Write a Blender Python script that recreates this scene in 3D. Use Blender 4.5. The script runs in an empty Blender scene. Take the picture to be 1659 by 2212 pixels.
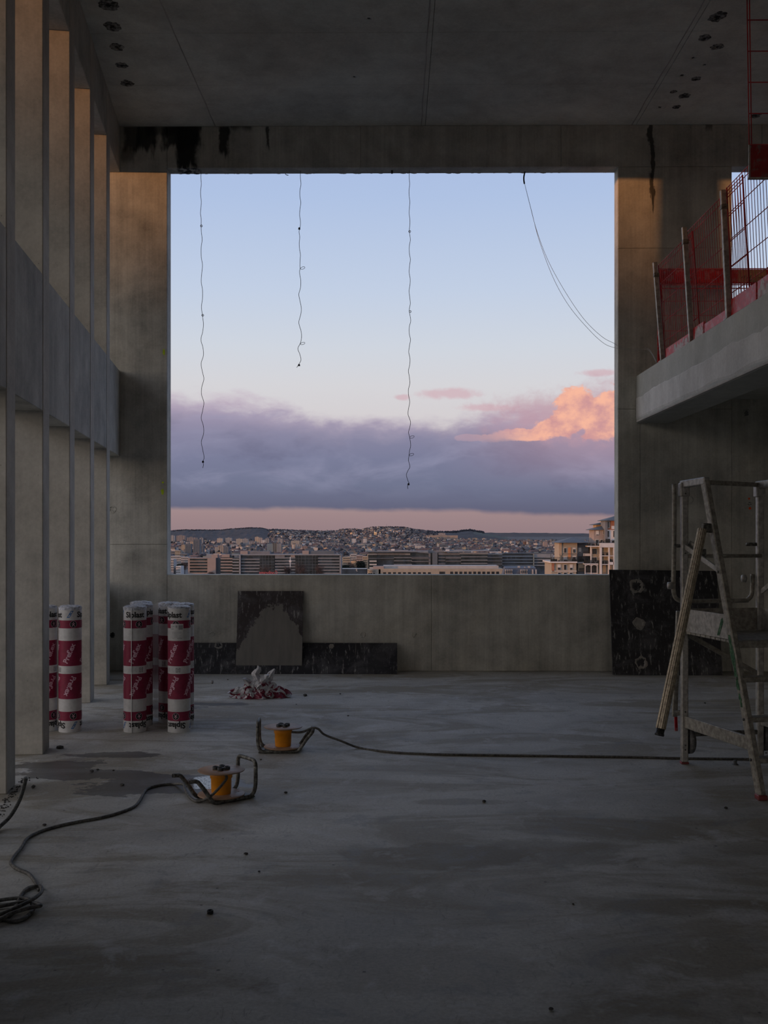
import bpy, bmesh, math, random
from math import sin, cos, pi, sqrt, atan, atan2, radians
from mathutils import Vector, Matrix, noise as mnoise
C = bpy.context.scene.collection
RND = random.Random(7)
F = 2300.0; PXC = 829.5; HY = 1148.0; EYE = 1.6
YAW = atan(20.5 / F)

# ------------------------------------------------------------------ camera
cam_d = bpy.data.cameras.new('camera'); cam = bpy.data.objects.new('camera', cam_d); C.objects.link(cam)
cam.location = (0, 0, EYE); cam.rotation_euler = (pi / 2, 0, YAW)
cam_d.sensor_fit = 'HORIZONTAL'; cam_d.sensor_width = 36.0; cam_d.lens = 36.0 * F / 1659.0
cam_d.shift_y = (HY - 1106.0) / 1659.0; cam_d.clip_start = 0.05; cam_d.clip_end = 40000
bpy.context.scene.camera = cam

cy = bpy.context.scene.cycles
cy.max_bounces = 6; cy.diffuse_bounces = 4; cy.glossy_bounces = 2; cy.transmission_bounces = 2; cy.transparent_max_bounces = 4
cy.caustics_reflective = False; cy.caustics_refractive = False; cy.adaptive_threshold = .05; cy.use_light_tree = False
# ------------------------------------------------------------------ node helpers
class NT:
    def __init__(s, tree):
        s.t = tree; s.t.nodes.clear()
    def n(s, typ, **kw):
        nd = s.t.nodes.new(typ)
        for k, v in kw.items(): setattr(nd, k, v)
        return nd
    def put(s, sock, v):
        if v is None: return
        if isinstance(v, bpy.types.NodeSocket): s.t.links.new(v, sock)
        elif isinstance(v, (tuple, list)) and len(v) == 3 and sock.type == 'RGBA': sock.default_value = (*v, 1)
        else: sock.default_value = v
    def m(s, op, a, b=None, c=None, clamp=False):
        nd = s.n('ShaderNodeMath', operation=op, use_clamp=clamp)
        s.put(nd.inputs[0], a); s.put(nd.inputs[1], b)
        if c is not None: s.put(nd.inputs[2], c)
        return nd.outputs[0]
    def sstep(s, v, lo, hi):
        nd = s.n('ShaderNodeMapRange', interpolation_type='SMOOTHSTEP')
        s.put(nd.inputs[0], v); s.put(nd.inputs[1], lo); s.put(nd.inputs[2], hi)
        return nd.outputs[0]
    def mix(s, f, a, b, bt='MIX'):
        nd = s.n('ShaderNodeMix', data_type='RGBA', blend_type=bt)
        s.put(nd.inputs[0], f); s.put(nd.inputs[6], a); s.put(nd.inputs[7], b)
        return nd.outputs[2]
    def noise(s, vec, scale, detail=4, rough=.55, dist=0):
        nd = s.n('ShaderNodeTexNoise'); s.put(nd.inputs['Vector'], vec)
        nd.inputs['Scale'].default_value = scale; nd.inputs['Detail'].default_value = min(detail, 5)
        nd.inputs['Roughness'].default_value = rough; nd.inputs['Distortion'].default_value = dist
        return nd.outputs[0]
    def vor(s, vec, scale):
        nd = s.n('ShaderNodeTexVoronoi'); s.put(nd.inputs['Vector'], vec); nd.inputs['Scale'].default_value = scale
        return nd.outputs['Distance'], nd.outputs['Color']
    def sc(s, vec, x, y, z):
        nd = s.n('ShaderNodeVectorMath', operation='MULTIPLY'); s.put(nd.inputs[0], vec); nd.inputs[1].default_value = (x, y, z)
        return nd.outputs[0]
    def sep(s, vec):
        nd = s.n('ShaderNodeSeparateXYZ'); s.put(nd.inputs[0], vec); return nd.outputs
    def comb(s, x, y, z):
        nd = s.n('ShaderNodeCombineXYZ'); s.put(nd.inputs[0], x); s.put(nd.inputs[1], y); s.put(nd.inputs[2], z); return nd.outputs[0]
    def ramp(s, f, stops):
        nd = s.n('ShaderNodeValToRGB'); s.put(nd.inputs[0], f); e = nd.color_ramp.elements
        while len(e) < len(stops): e.new(0.5)
        for k, (p, c) in enumerate(stops): e[k].position = p; e[k].color = (*c, 1)
        return nd.outputs[0]
def L(r, g, b):
    f = lambda c: (c / 255 / 12.92) if c / 255 <= .04045 else ((c / 255 + .055) / 1.055) ** 2.4
    return (f(r), f(g), f(b))

# ------------------------------------------------------------------ sky, sun, exposure
SUN_AZ = atan2(-1.87, -1.0)            # the sun stands low behind the camera's left shoulder
SUN_DIR = Vector((sin(SUN_AZ), cos(SUN_AZ), 0)) # horizontal direction towards the sun
SUN_EL = radians(.84)
sc_ = bpy.context.scene
sc_.view_settings.view_transform = 'Standard'; sc_.view_settings.look = 'None'
sc_.view_settings.gamma = 1; sc_.view_settings.exposure = 0.0; sc_.view_settings.use_curve_mapping = False
w = bpy.data.worlds.new('world'); sc_.world = w; w.use_nodes = True
def build_world():
    t = NT(w.node_tree)
    d = t.n('ShaderNodeTexCoord').outputs['Generated']
    x, y, z = t.sep(d)
    hyp = t.m('SQRT', t.m('ADD', t.m('MULTIPLY', x, x), t.m('MULTIPLY', y, y)))
    e = t.m('DIVIDE', z, t.m('MAXIMUM', hyp, .02))      # tangent of elevation
    az = t.m('ARCTAN2', x, y)
    sky = t.ramp(t.m('MULTIPLY', z, 1.0, clamp=True), [
        (0.0, L(148, 126, 130)), (.018, L(158, 134, 136)), (.10, L(212, 206, 208)), (.135, L(213, 212, 216)), (.17, L(207, 213, 223)),
        (.22, L(194, 207, 228)), (.30, L(175, 194, 227)), (.35, L(168, 187, 225)), (.6, L(150, 168, 203)), (1.0, L(118, 134, 166))])
    # direction vector used by the cloud noises: azimuth by elevation, stretched along the horizon
    v = t.comb(t.m('MULTIPLY', az, 1.0), t.m('MULTIPLY', e, 2.2), 0.0)
    v2 = t.comb(t.m('MULTIPLY', az, 1.0), t.m('MULTIPLY', e, 2.6), 3.0)
    n1 = t.noise(v, 9, 5, .6, .3); n2 = t.noise(v, 30, 7, .6, .2); n3 = t.noise(v2, 11, 5, .55, .4); n4 = t.noise(t.comb(az, t.m('MULTIPLY', e, 1.15), 9.0), 70, 6, .62, .3); n4c = t.m('SUBTRACT', n4, .5)
    n1c = t.m('SUBTRACT', n1, .5); n2c = t.m('SUBTRACT', n2, .5); n3c = t.m('SUBTRACT', n3, .5)
    # cloud bank top edge: higher to the left, dip in the middle
    lefty = t.sstep(az, -.02, -.2); righty = t.sstep(az, .0, .12)
    top = t.m('ADD', .108, t.m('ADD', t.m('MULTIPLY', lefty, .022), t.m('MULTIPLY', righty, .008)))
    top = t.m('ADD', top, t.m('ADD', t.m('MULTIPLY', n1c, .05), t.m('MULTIPLY', n2c, .022)))
    bot = t.m('ADD', t.m('ADD', .019, t.m('MULTIPLY', t.sstep(az, .05, .19), -.006)), t.m('MULTIPLY', n1c, .012))
    dtop = t.m('SUBTRACT', top, e)
    mtop = t.sstep(dtop, -.004, .016)
    mbot = t.sstep(t.m('SUBTRACT', e, bot), -.0015, .0045)
    bank = t.m('MULTIPLY', mtop, mbot)
    ccol = t.ramp(t.m('MULTIPLY', e, 5.0, clamp=True), [
        (0.05, L(94, 93, 114)), (.12, L(101, 103, 126)), (.22, L(112, 117, 142)), (.34, L(122, 125, 152)), (.45, L(136, 134, 160)),
        (.55, L(158, 148, 172)), (.64, L(190, 172, 190))])
    ccol = t.mix(t.m('MULTIPLY', t.m('MULTIPLY', t.sstep(n3, .45, .7), .5), t.sstep(e, .025, .055)), ccol, L(152, 152, 178))
    ccol = t.mix(t.m('MULTIPLY', t.sstep(n1, .5, .3), .45), ccol, L(98, 98, 124))
    # pinker towards the right
    ccol = t.mix(t.m('MULTIPLY', t.m('MULTIPLY', t.sstep(az, .02, .2), t.sstep(e, .03, .09)), .45), ccol, L(196, 156, 168))
    ccol = t.mix(t.m('MULTIPLY', t.sstep(dtop, .03, -.005), .5), ccol, L(204, 186, 200))
    out = t.mix(bank, sky, ccol)
    # pink and warm cumulus in front on the right
    def blobs(lst, na, nb):
        r = None
        for (px, py, rx, ry) in lst:
            a0 = atan((px - 850) / F); e0 = (HY - py) / F
            dx = t.m('DIVIDE', t.m('SUBTRACT', az, a0), rx / F); dy = t.m('DIVIDE', t.m('SUBTRACT', e, e0), ry / F)
            q = t.m('SUBTRACT', 1.0, t.m('SQRT', t.m('ADD', t.m('MULTIPLY', dx, dx), t.m('MULTIPLY', dy, dy))))
            r = q if r is None else t.m('MAXIMUM', r, q)
        r = t.m('ADD', r, t.m('ADD', t.m('ADD', t.m('MULTIPLY', n3c, na * .5), t.m('MULTIPLY', n4c, na * 1.15)), t.m('MULTIPLY', n2c, nb)))
        return r
    wisp = blobs([(975, 851, 85, 15), (1050, 882, 80, 10), (868, 858, 24, 8), (1298, 812, 50, 10)], .9, .9)
    out = t.mix(t.m('MULTIPLY', t.sstep(wisp, 0, .7), .8), out, L(208, 178, 186))
    haze = blobs([(1235, 905, 240, 75), (1330, 880, 160, 75)], .8, .6)
    out = t.mix(t.m('MULTIPLY', t.sstep(haze, 0, .8), .7), out, L(190, 153, 165))
    cu = blobs([(1243, 872, 48, 36), (1300, 893, 60, 38), (1350, 880, 60, 50), (1232, 912, 46, 36), (1128, 942, 70, 15), (1075, 948, 50, 10), (1010, 946, 36, 9), (1190, 928, 46, 22), (1310, 928, 70, 34),
                (1390, 915, 60, 38)], .95, .75)
    cmask = t.m('MULTIPLY', t.sstep(cu, 0.0, .22), t.sstep(t.m('ADD', e, t.m('MULTIPLY', n2c, .012)), .079, .088))
    lum = t.noise(t.comb(t.m('ADD', az, .004), t.m('MULTIPLY', e, 1.2), 3.0), 34, 5, .6)
    wcol = t.mix(t.sstep(lum, .35, .62), L(203, 150, 152), L(247, 184, 158))
    wcol = t.mix(t.m('MULTIPLY', t.sstep(az, .14, .05), .85), wcol, L(196, 160, 172))
    cmask = t.m('MULTIPLY', cmask, t.m('ADD', .35, t.m('MULTIPLY', t.sstep(t.m('ADD', az, t.m('MULTIPLY', n2c, .06)), .08, .14), .65)))
    out = t.mix(cmask, out, wcol)
    # sunset side of the sky, around the sun's azimuth
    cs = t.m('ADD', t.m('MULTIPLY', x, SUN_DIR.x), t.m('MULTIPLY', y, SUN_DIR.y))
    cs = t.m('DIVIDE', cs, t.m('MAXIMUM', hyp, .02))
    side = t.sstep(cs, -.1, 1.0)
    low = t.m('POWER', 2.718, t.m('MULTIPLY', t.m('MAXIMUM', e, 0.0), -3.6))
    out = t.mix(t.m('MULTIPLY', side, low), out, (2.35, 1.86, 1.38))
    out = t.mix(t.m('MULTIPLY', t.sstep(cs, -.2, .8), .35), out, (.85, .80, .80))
    gnd = t.sstep(z, 0.0, -.03)
    out = t.mix(gnd, out, (.09, .085, .10))
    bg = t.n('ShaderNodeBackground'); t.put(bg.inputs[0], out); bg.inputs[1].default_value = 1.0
    o = t.n('ShaderNodeOutputWorld'); t.t.links.new(bg.outputs[0], o.inputs[0])
    w.cycles.sampling_method = 'MANUAL'; w.cycles.sample_map_resolution = 1024
build_world()
sd = bpy.data.lights.new('sun', 'SUN'); sun = bpy.data.objects.new('sun', sd); C.objects.link(sun)
sd.energy = 2.0; sd.color = (1.0, .42, .14); sd.angle = radians(.6)
sv = Vector((SUN_DIR.x * cos(SUN_EL), SUN_DIR.y * cos(SUN_EL), sin(SUN_EL)))
sun.rotation_euler = sv.to_track_quat('Z', 'Y').to_euler(); sun.location = (-8, -4, 8)

# ------------------------------------------------------------------ materials
MATS = {}
def mat_new(name):
    m = bpy.data.materials.new(name); m.use_nodes = True
    t = NT(m.node_tree); b = t.n('ShaderNodeBsdfPrincipled'); o = t.n('ShaderNodeOutputMaterial')
    t.t.links.new(b.outputs[0], o.inputs[0]); return m, t, b
def bump(t, b, h, strength, dist):
    nd = t.n('ShaderNodeBump'); nd.inputs['Strength'].default_value = strength; nd.inputs['Distance'].default_value = dist
    t.put(nd.inputs['Height'], h); t.t.links.new(nd.outputs[0], b.inputs['Normal'])
def plain(name, col, rough=.6, metal=0.0, var=.12, scale=20, spec=.5, stain=None, bmp=0.0, worldspace=False):
    if name in MATS: return MATS[name]
    m, t, b = mat_new(name)
    co = t.n('ShaderNodeTexCoord').outputs['Object']
    if worldspace: co = t.n('ShaderNodeNewGeometry').outputs['Position']
    n = t.noise(co, scale, 5, .6)
    dark = tuple(c * (1 - var * 2.2) for c in col); lite = tuple(min(1, c * (1 + var)) for c in col)
    c = t.mix(t.sstep(n, .3, .7), dark, lite)
    if stain:
        scol, amt, ssc = stain
        c = t.mix(t.m('MULTIPLY', t.sstep(t.noise(co, ssc, 6, .7), .5, .62), amt), c, scol)
    t.put(b.inputs['Base Color'], c); b.inputs['Roughness'].default_value = rough; b.inputs['Metallic'].default_value = metal
    b.inputs['Specular IOR Level'].default_value = spec
    if bmp: bump(t, b, n, bmp, .01)
    MATS[name] = m; return m
def concrete(name, col, streak=.3, mott=.3, pits=.5, warm=(.30, .26, .20), warmamt=.3, stains=None, rough=.75, seed=0.0):
    """cast concrete: mottling, vertical runs, pores; stains = (x, half width, z top, z bottom, amount) in metres"""
    m, t, b = mat_new(name)
    P = t.n('ShaderNodeTexCoord').outputs['Object']
    ad = t.n('ShaderNodeVectorMath', operation='ADD'); t.put(ad.inputs[0], P); ad.inputs[1].default_value = (seed, seed * .7, seed * .3); Q = ad.outputs[0]
    a = t.noise(Q, .9, 6, .6, .6); bb = t.noise(Q, 5, 6, .65); c2 = t.noise(Q, 40, 4, .6)
    st = t.noise(t.sc(Q, 5, 5, .3), 1.0, 7, .68, .3); st2 = t.noise(t.sc(Q, 34, 34, .5), 1.0, 3, .6)
    k = t.m('ADD', 1.0, t.m('MULTIPLY', t.m('SUBTRACT', a, .5), mott * 2.4))
    k = t.m('ADD', k, t.m('MULTIPLY', t.m('SUBTRACT', bb, .5), mott * 1.3))
    k = t.m('ADD', k, t.m('MULTIPLY', t.m('SUBTRACT', st, .5), streak * 1.8))
    k = t.m('ADD', k, t.m('MULTIPLY', t.m('SUBTRACT', st2, .5), streak * .7))
    k = t.m('ADD', k, t.m('MULTIPLY', t.m('SUBTRACT', c2, .5), .25))
    base = t.mix(t.m('MULTIPLY', t.sstep(t.noise(Q, .6, 5, .6, 1.0), .42, .68), warmamt), col, warm)
    kk = t.n('ShaderNodeVectorMath', operation='SCALE'); t.put(kk.inputs[0], base); t.put(kk.inputs['Scale'], t.m('MAXIMUM', k, .25))
    colr = kk.outputs[0]
    vd, vc = t.vor(Q, 26)
    pm = t.m('MULTIPLY', t.sstep(vd, .10, .05), t.sstep(t.sep(vc)[0], .78, .84))
    colr = t.mix(t.m('MULTIPLY', pm, pits), colr, tuple(c * .35 for c in col))
    if stains:
        runs = t.noise(t.sc(Q, 26, 26, .22), 1.0, 2, .5, .15); colr = t.mix(t.m('MULTIPLY', t.m('MULTIPLY', t.sstep(runs, .66, .72), t.sstep(bb, .45, .6)), .3), colr, (.62, .61, .55))
        x, y, z = t.sep(P)
        wn = t.m('SUBTRACT', t.noise(t.sc(P, 3, 3, 1.2), 1.6, 6, .65), .5); wn2 = t.m('SUBTRACT', t.noise(t.sc(P, 14, 14, 1.0), 1.0, 4, .6), .5)
        for (sx, hw, zt, zb, amt) in stains:
            dx = t.m('ABSOLUTE', t.m('SUBTRACT', t.m('ADD', x, t.m('MULTIPLY', wn, max(hw * 1.6, .22))), sx))
            mx = t.sstep(dx, hw, hw * .55)
            zz = t.m('ADD', z, t.m('ADD', t.m('MULTIPLY', wn2, (zt - zb) * 1.3), t.m('MULTIPLY', wn, .1)))
            mz = t.m('MULTIPLY', t.sstep(zz, zb - .03, zb + .05), t.sstep(z, zt + .02, zt - .02))
            colr = t.mix(t.m('MULTIPLY', t.m('MULTIPLY', mx, mz), amt), colr, (.012, .012, .012))
    t.put(b.inputs['Base Color'], colr)
    b.inputs['Roughness'].default_value = rough; b.inputs['Specular IOR Level'].default_value = .3
    h = t.m('ADD', t.m('MULTIPLY', bb, .6), t.m('SUBTRACT', t.m('MULTIPLY', c2, .25), t.m('MULTIPLY', pm, .5)))
    bump(t, b, h, .25, .01)
    return m
CONC = L(150, 148, 144)
m_back = concrete('concrete_back_wall', (.52, .52, .475), streak=.5, mott=.62, warmamt=.35, warm=(.48, .45, .36),
    stains=[(-3.02, .12, 6.25, 5.98, .8), (-2.84, .16, 6.25, 6.0, .9), (-2.62, .3, 6.25, 6.14, .7), (-2.36, .17, 6.25, 5.76, .96), (-2.42, .27, 6.25, 5.98, .9),
            (-1.96, .07, 6.25, 5.93, .9), (-1.75, .2, 6.26, 6.2, .7), (-1.42, .03, 6.25, 6.0, .8), (2.96, .032, 6.26, 5.35, .85), (3.6, .05, 6.26, 6.18, .6), (-3.05, .1, 6.0, 5.85, .5), (-2.75, .03, 6.1, 5.88, .5)])
m_left = concrete('concrete_left_wall', (.46, .465, .43), streak=.34, mott=.6, warmamt=.2, warm=(.37, .34, .28), seed=3.1)
m_col = concrete('concrete_column', (.50, .49, .445), streak=.2, mott=.52, pits=.9, warmamt=.3, warm=(.36, .33, .27), seed=9.3)
m_ceil = concrete('concrete_ceiling', (.61, .63, .585), streak=.0, mott=.42, warmamt=.45, warm=(.58, .54, .47), seed=5.7)
m_groove = concrete('concrete_joint', (.20, .20, .19), streak=.1, mott=.3, seed=1.7)
m_ridge = concrete('concrete_joint_fill', (.42, .41, .39), streak=.1, mott=.5, seed=1.1)
m_mezz = concrete('concrete_mezzanine', (.43, .45, .43), streak=.12, mott=.3, warmamt=.2, seed=12.0)
m_band = concrete('concrete_pale_skim', (.56, .57, .56), streak=.2, mott=.35, warmamt=.1, seed=15.0)

def floor_material():
    m, t, b = mat_new('concrete_floor')
    P = t.n('ShaderNodeTexCoord').outputs['Object']; x, y, z = t.sep(P)
    a = t.noise(t.sc(P, 1, 1.5, 1), .8, 7, .62, .8); bb = t.noise(P, 3.3, 7, .68, .4); fine = t.noise(P, 60, 4, .65)
    br = t.noise(t.sc(P, .55, 1.3, 1), 1.1, 8, .66, 1.4)
    col = t.mix(t.sstep(a, .3, .7), (.40, .39, .35), (.57, .56, .505))
    col = t.mix(t.m('MULTIPLY', t.sstep(br, .45, .60), .85), col, (.30, .265, .195))
    # one large brown drag mark in the middle foreground, and lesser ones
    w1 = t.m('SUBTRACT', t.noise(t.sc(P, 1, 2, 1), 2.0, 6, .65), .5); w2 = t.m('SUBTRACT', t.noise(t.sc(P, 1, 1, 1), 6.0, 6, .7), .5)
    def ell(cx, cy, rx, ry, wob, soft=.35):
        dx = t.m('DIVIDE', t.m('SUBTRACT', x, cx), rx); dy = t.m('DIVIDE', t.m('SUBTRACT', y, cy), ry)
        q = t.m('SUBTRACT', 1.0, t.m('SQRT', t.m('ADD', t.m('MULTIPLY', dx, dx), t.m('MULTIPLY', dy, dy))))
        q = t.m('ADD', q, t.m('ADD', t.m('MULTIPLY', w1, wob), t.m('MULTIPLY', w2, wob * .6)))
        return t.sstep(q, 0.0, soft)
    for (cx, cy, rx, ry, am) in [(.25, 5.25, .55, .22, .7), (.75, 5.3, .5, .3, .55), (1.25, 5.75, .7, .25, .5), (-.2, 4.9, .5, .12, .45), (-1.1, 4.0, .5, .12, .4), (.9, 3.6, .3, .12, .35), (2.0, 5.4, .6, .15, .4), (.2, 7.2, .8, .12, .3), (1.3, 4.55, .5, .12, .5), (.4, 6.3, .4, .08, .5),
                                 (-.45, 3.72, .07, .06, .7), (-1.0, 6.9, .5, .2, .35), (.1, 3.9, .5, .3, .3), (-.6, 8.2, .6, .25, .3)]:
        col = t.mix(t.m('MULTIPLY', ell(cx, cy, rx, ry, 1.6), am), col, (.20, .165, .105))
    col = t.mix(t.m('MULTIPLY', t.sstep(bb, .46, .30), .6), col, (.24, .235, .22))
    sp = t.noise(t.sc(P, 2.0, .6, 1), 7, 7, .75, 3.0)
    col = t.mix(t.m('MULTIPLY', t.sstep(sp, .56, .70), .55), col, (.21, .19, .155))
    col = t.mix(t.m('MULTIPLY', t.sstep(bb, .54, .68), .5), col, (.64, .65, .65))
    vd, vc = t.vor(P, 9); dots = t.m('MULTIPLY', t.sstep(vd, .09, .04), t.sstep(t.sep(vc)[1], .7, .8))
    col = t.mix(t.m('MULTIPLY', dots, .8), col, (.06, .055, .05))
    kk = t.n('ShaderNodeVectorMath', operation='SCALE'); t.put(kk.inputs[0], col)
    t.put(kk.inputs['Scale'], t.m('ADD', .62, t.m('MULTIPLY', fine, .76))); col = kk.outputs[0]
    # wet patches
    wet = None
    for (cx, cy, rx, ry) in [(-2.0, 6.98, .55, .16), (-1.6, 6.68, .42, .25), (-1.24, 6.78, .32, .24), (-1.35, 6.62, .3, .16), (-2.0, 7.6, .35, .10), (-1.72, 9.85, .36, .11), (-2.3, 7.3, .3, .15), (-2.1, 9.7, .5, .12)]:
        q = ell(cx, cy, rx, ry, 2.4, .12); wet = q if wet is None else t.m('MAXIMUM', wet, q)
    film = t.sstep(t.noise(P, 13, 5, .6), .40, .55)
    pool = t.m('MULTIPLY', wet, t.sstep(t.noise(t.sc(P, 1, 2, 1), 2.5, 5, .6), .42, .52))
    col = t.mix(t.m('MULTIPLY', wet, .72), col, (.055, .055, .058))
    t.put(b.inputs['Base Color'], col)
    r = t.m('ADD', .5, t.m('MULTIPLY', bb, .25))
    pool = ell(-1.20, 6.78, .15, .2, .9, .15)
    pool = t.m('MULTIPLY', pool, t.sstep(t.noise(P, 70, 3, .6), .36, .5))
    wetr = t.m('SUBTRACT', .42, t.m('MULTIPLY', pool, .34))
    mx = t.n('ShaderNodeMix', data_type='FLOAT'); t.put(mx.inputs[0], wet); t.put(mx.inputs[2], r); t.put(mx.inputs[3], wetr)
    t.put(b.inputs['Roughness'], mx.outputs[0]); b.inputs['Specular IOR Level'].default_value = .4
    h = t.m('ADD', t.m('MULTIPLY', bb, .7), t.m('MULTIPLY', fine, .25))
    h = t.m('MULTIPLY', h, t.m('SUBTRACT', 1.0, t.m('MULTIPLY', wet, .85)))
    bump(t, b, h, .3, .012)
    return m
m_floor = floor_material()

m_white = plain('white_film_print', (.66, .66, .65), .45, var=.05, scale=30, bmp=.25)
m_magenta = plain('magenta_print', L(140, 26, 64), .5, var=.08, scale=30, bmp=.2)
m_black = plain('black_print', (.012, .012, .012), .55)
m_palepr = plain('pale_lettering', L(222, 180, 196), .5, var=.03)
m_blue = plain('blue_print', L(35, 110, 175), .5)
m_greypr = plain('grey_print', (.32, .32, .33), .5)
m_film = plain('crumpled_wrap', (.60, .63, .70), .35, var=.2, scale=60, bmp=.6)
m_alu = plain('weathered_aluminium', (.47, .46, .43), .5, .45, var=.16, scale=30, stain=((.28, .25, .21), .4, 14))
m_alu2 = plain('stained_aluminium', (.40, .38, .33), .55, .4, var=.18, scale=34, stain=((.20, .18, .14), .45, 18))
m_ribbed = plain('ribbed_tube_metal', (.46, .40, .30), .4, .6, var=.2, scale=50)
m_green = plain('green_paint_smear', L(48, 112, 66), .7, var=.3, scale=60, stain=((.25, .24, .22), .5, 60))
m_gap = plain('dark_hole', (.01, .01, .01), .9)
m_steel = plain('dusty_steel_tube', (.20, .20, .18), .55, .3, var=.35, scale=40, stain=((.05, .045, .035), .7, 30))
m_yellow = plain('yellow_plastic', L(236, 150, 12), .42, var=.06, scale=15)
m_flange = plain('dusty_clear_plastic', L(168, 136, 110), .45, var=.12, scale=12)
m_cable = plain('dusty_cable', (.13, .125, .11), .6, var=.3, scale=60)
m_hose = plain('grey_conduit', (.10, .105, .10), .55, var=.25, scale=60)
m_socket = plain('socket_black', (.05, .05, .05), .5, var=.5, scale=90)
m_red = plain('red_paint', L(196, 22, 32), .5, var=.12, scale=30, stain=((.45, .3, .3), .5, 14))
m_redwire = plain('red_wire_coat', L(172, 38, 42), .5, var=.1)
m_galv = plain('galvanised_post', (.40, .39, .36), .5, .4, var=.2, scale=25)
m_string = plain('black_string', (.01, .012, .02), .7)
m_wirewhite = plain('pale_wire', (.42, .43, .42), .6)
m_sticker = plain('kraft_label', L(170, 130, 100), .6)
m_rubble = plain('rubble', (.10, .095, .085), .9, var=.3, scale=40)
m_redplast = plain('red_foot_plastic', L(140, 60, 60), .5)
m_brake = plain('wheel_rubber', (.13, .13, .13), .6, stain=((.3, .3, .3), .5, 20))
m_orange = plain('orange_spray', L(255, 90, 20), .7)
m_lime = plain('lime_spray', L(200, 230, 40), .7)
m_dkmark = plain('pencil_mark', (.05, .05, .05), .8)

m_dring2 = plain('rough_plaster_ceiling_ring', (.22, .215, .20), .9, var=.7, scale=30, stain=((.02, .02, .02), .9, 14))
def plywood(name, cement):
    m, t, b = mat_new(name)
    P = t.n('ShaderNodeTexCoord').outputs['Object']; x, y, z = t.sep(P)
    n = t.noise(P, 4, 7, .7, .6); n2 = t.noise(t.sc(P, 30, 30, 8), 1, 5, .7); big = t.noise(P, 1.6, 5, .6)
    base = (.02, .02, .024) if cement < 2 else (.035, .026, .027)
    col = t.mix(t.m('MULTIPLY', t.sstep(n, .46, .7), .6), base, (.14, .14, .15))
    col = t.mix(t.m('MULTIPLY', t.sstep(n2, .55, .66), .75), col, (.38, .38, .37))
    col = t.mix(t.m('MULTIPLY', t.sstep(big, .52, .7), .4), col, (.07, .07, .075))
    if cement == 1:   # drips
        dr = t.noise(t.sc(P, 30, 1, 1.2), 1, 3, .5)
        col = t.mix(t.m('MULTIPLY', t.sstep(dr, .70, .74), .5), col, (.30, .28, .24))
    if cement == 2:   # an arch of cement left on the lower half
        q = t.m('ADD', t.m('MULTIPLY', t.m('POWER', t.m('ABSOLUTE', t.m('SUBTRACT', x, .05)), 1.6), 2.3), z)
        q = t.m('ADD', q, t.m('MULTIPLY', t.m('SUBTRACT', t.noise(P, 12, 6, .7), .5), .42))
        msk = t.sstep(q, .80, .775)
        cc = t.mix(t.sstep(t.noise(t.sc(P, 14, 14, 3), 1, 5, .6), .3, .8), (.21, .20, .18), (.15, .148, .135))
        col = t.mix(msk, col, cc)
    t.put(b.inputs['Base Color'], col); b.inputs['Roughness'].default_value = .5
    bump(t, b, n2, .2, .005)
    return m
m_ply1 = plywood('black_film_plywood', 0); m_ply2 = plywood('black_film_plywood_drips', 1); m_ply3 = plywood('brown_film_plywood_cement', 2)
m_ring = concrete('cement_patch', (.30, .29, .27), streak=0, mott=.5, seed=2.2)
m_dring = plain('rough_plaster_ring', (.085, .083, .08), .9, var=.5, scale=40)

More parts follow.
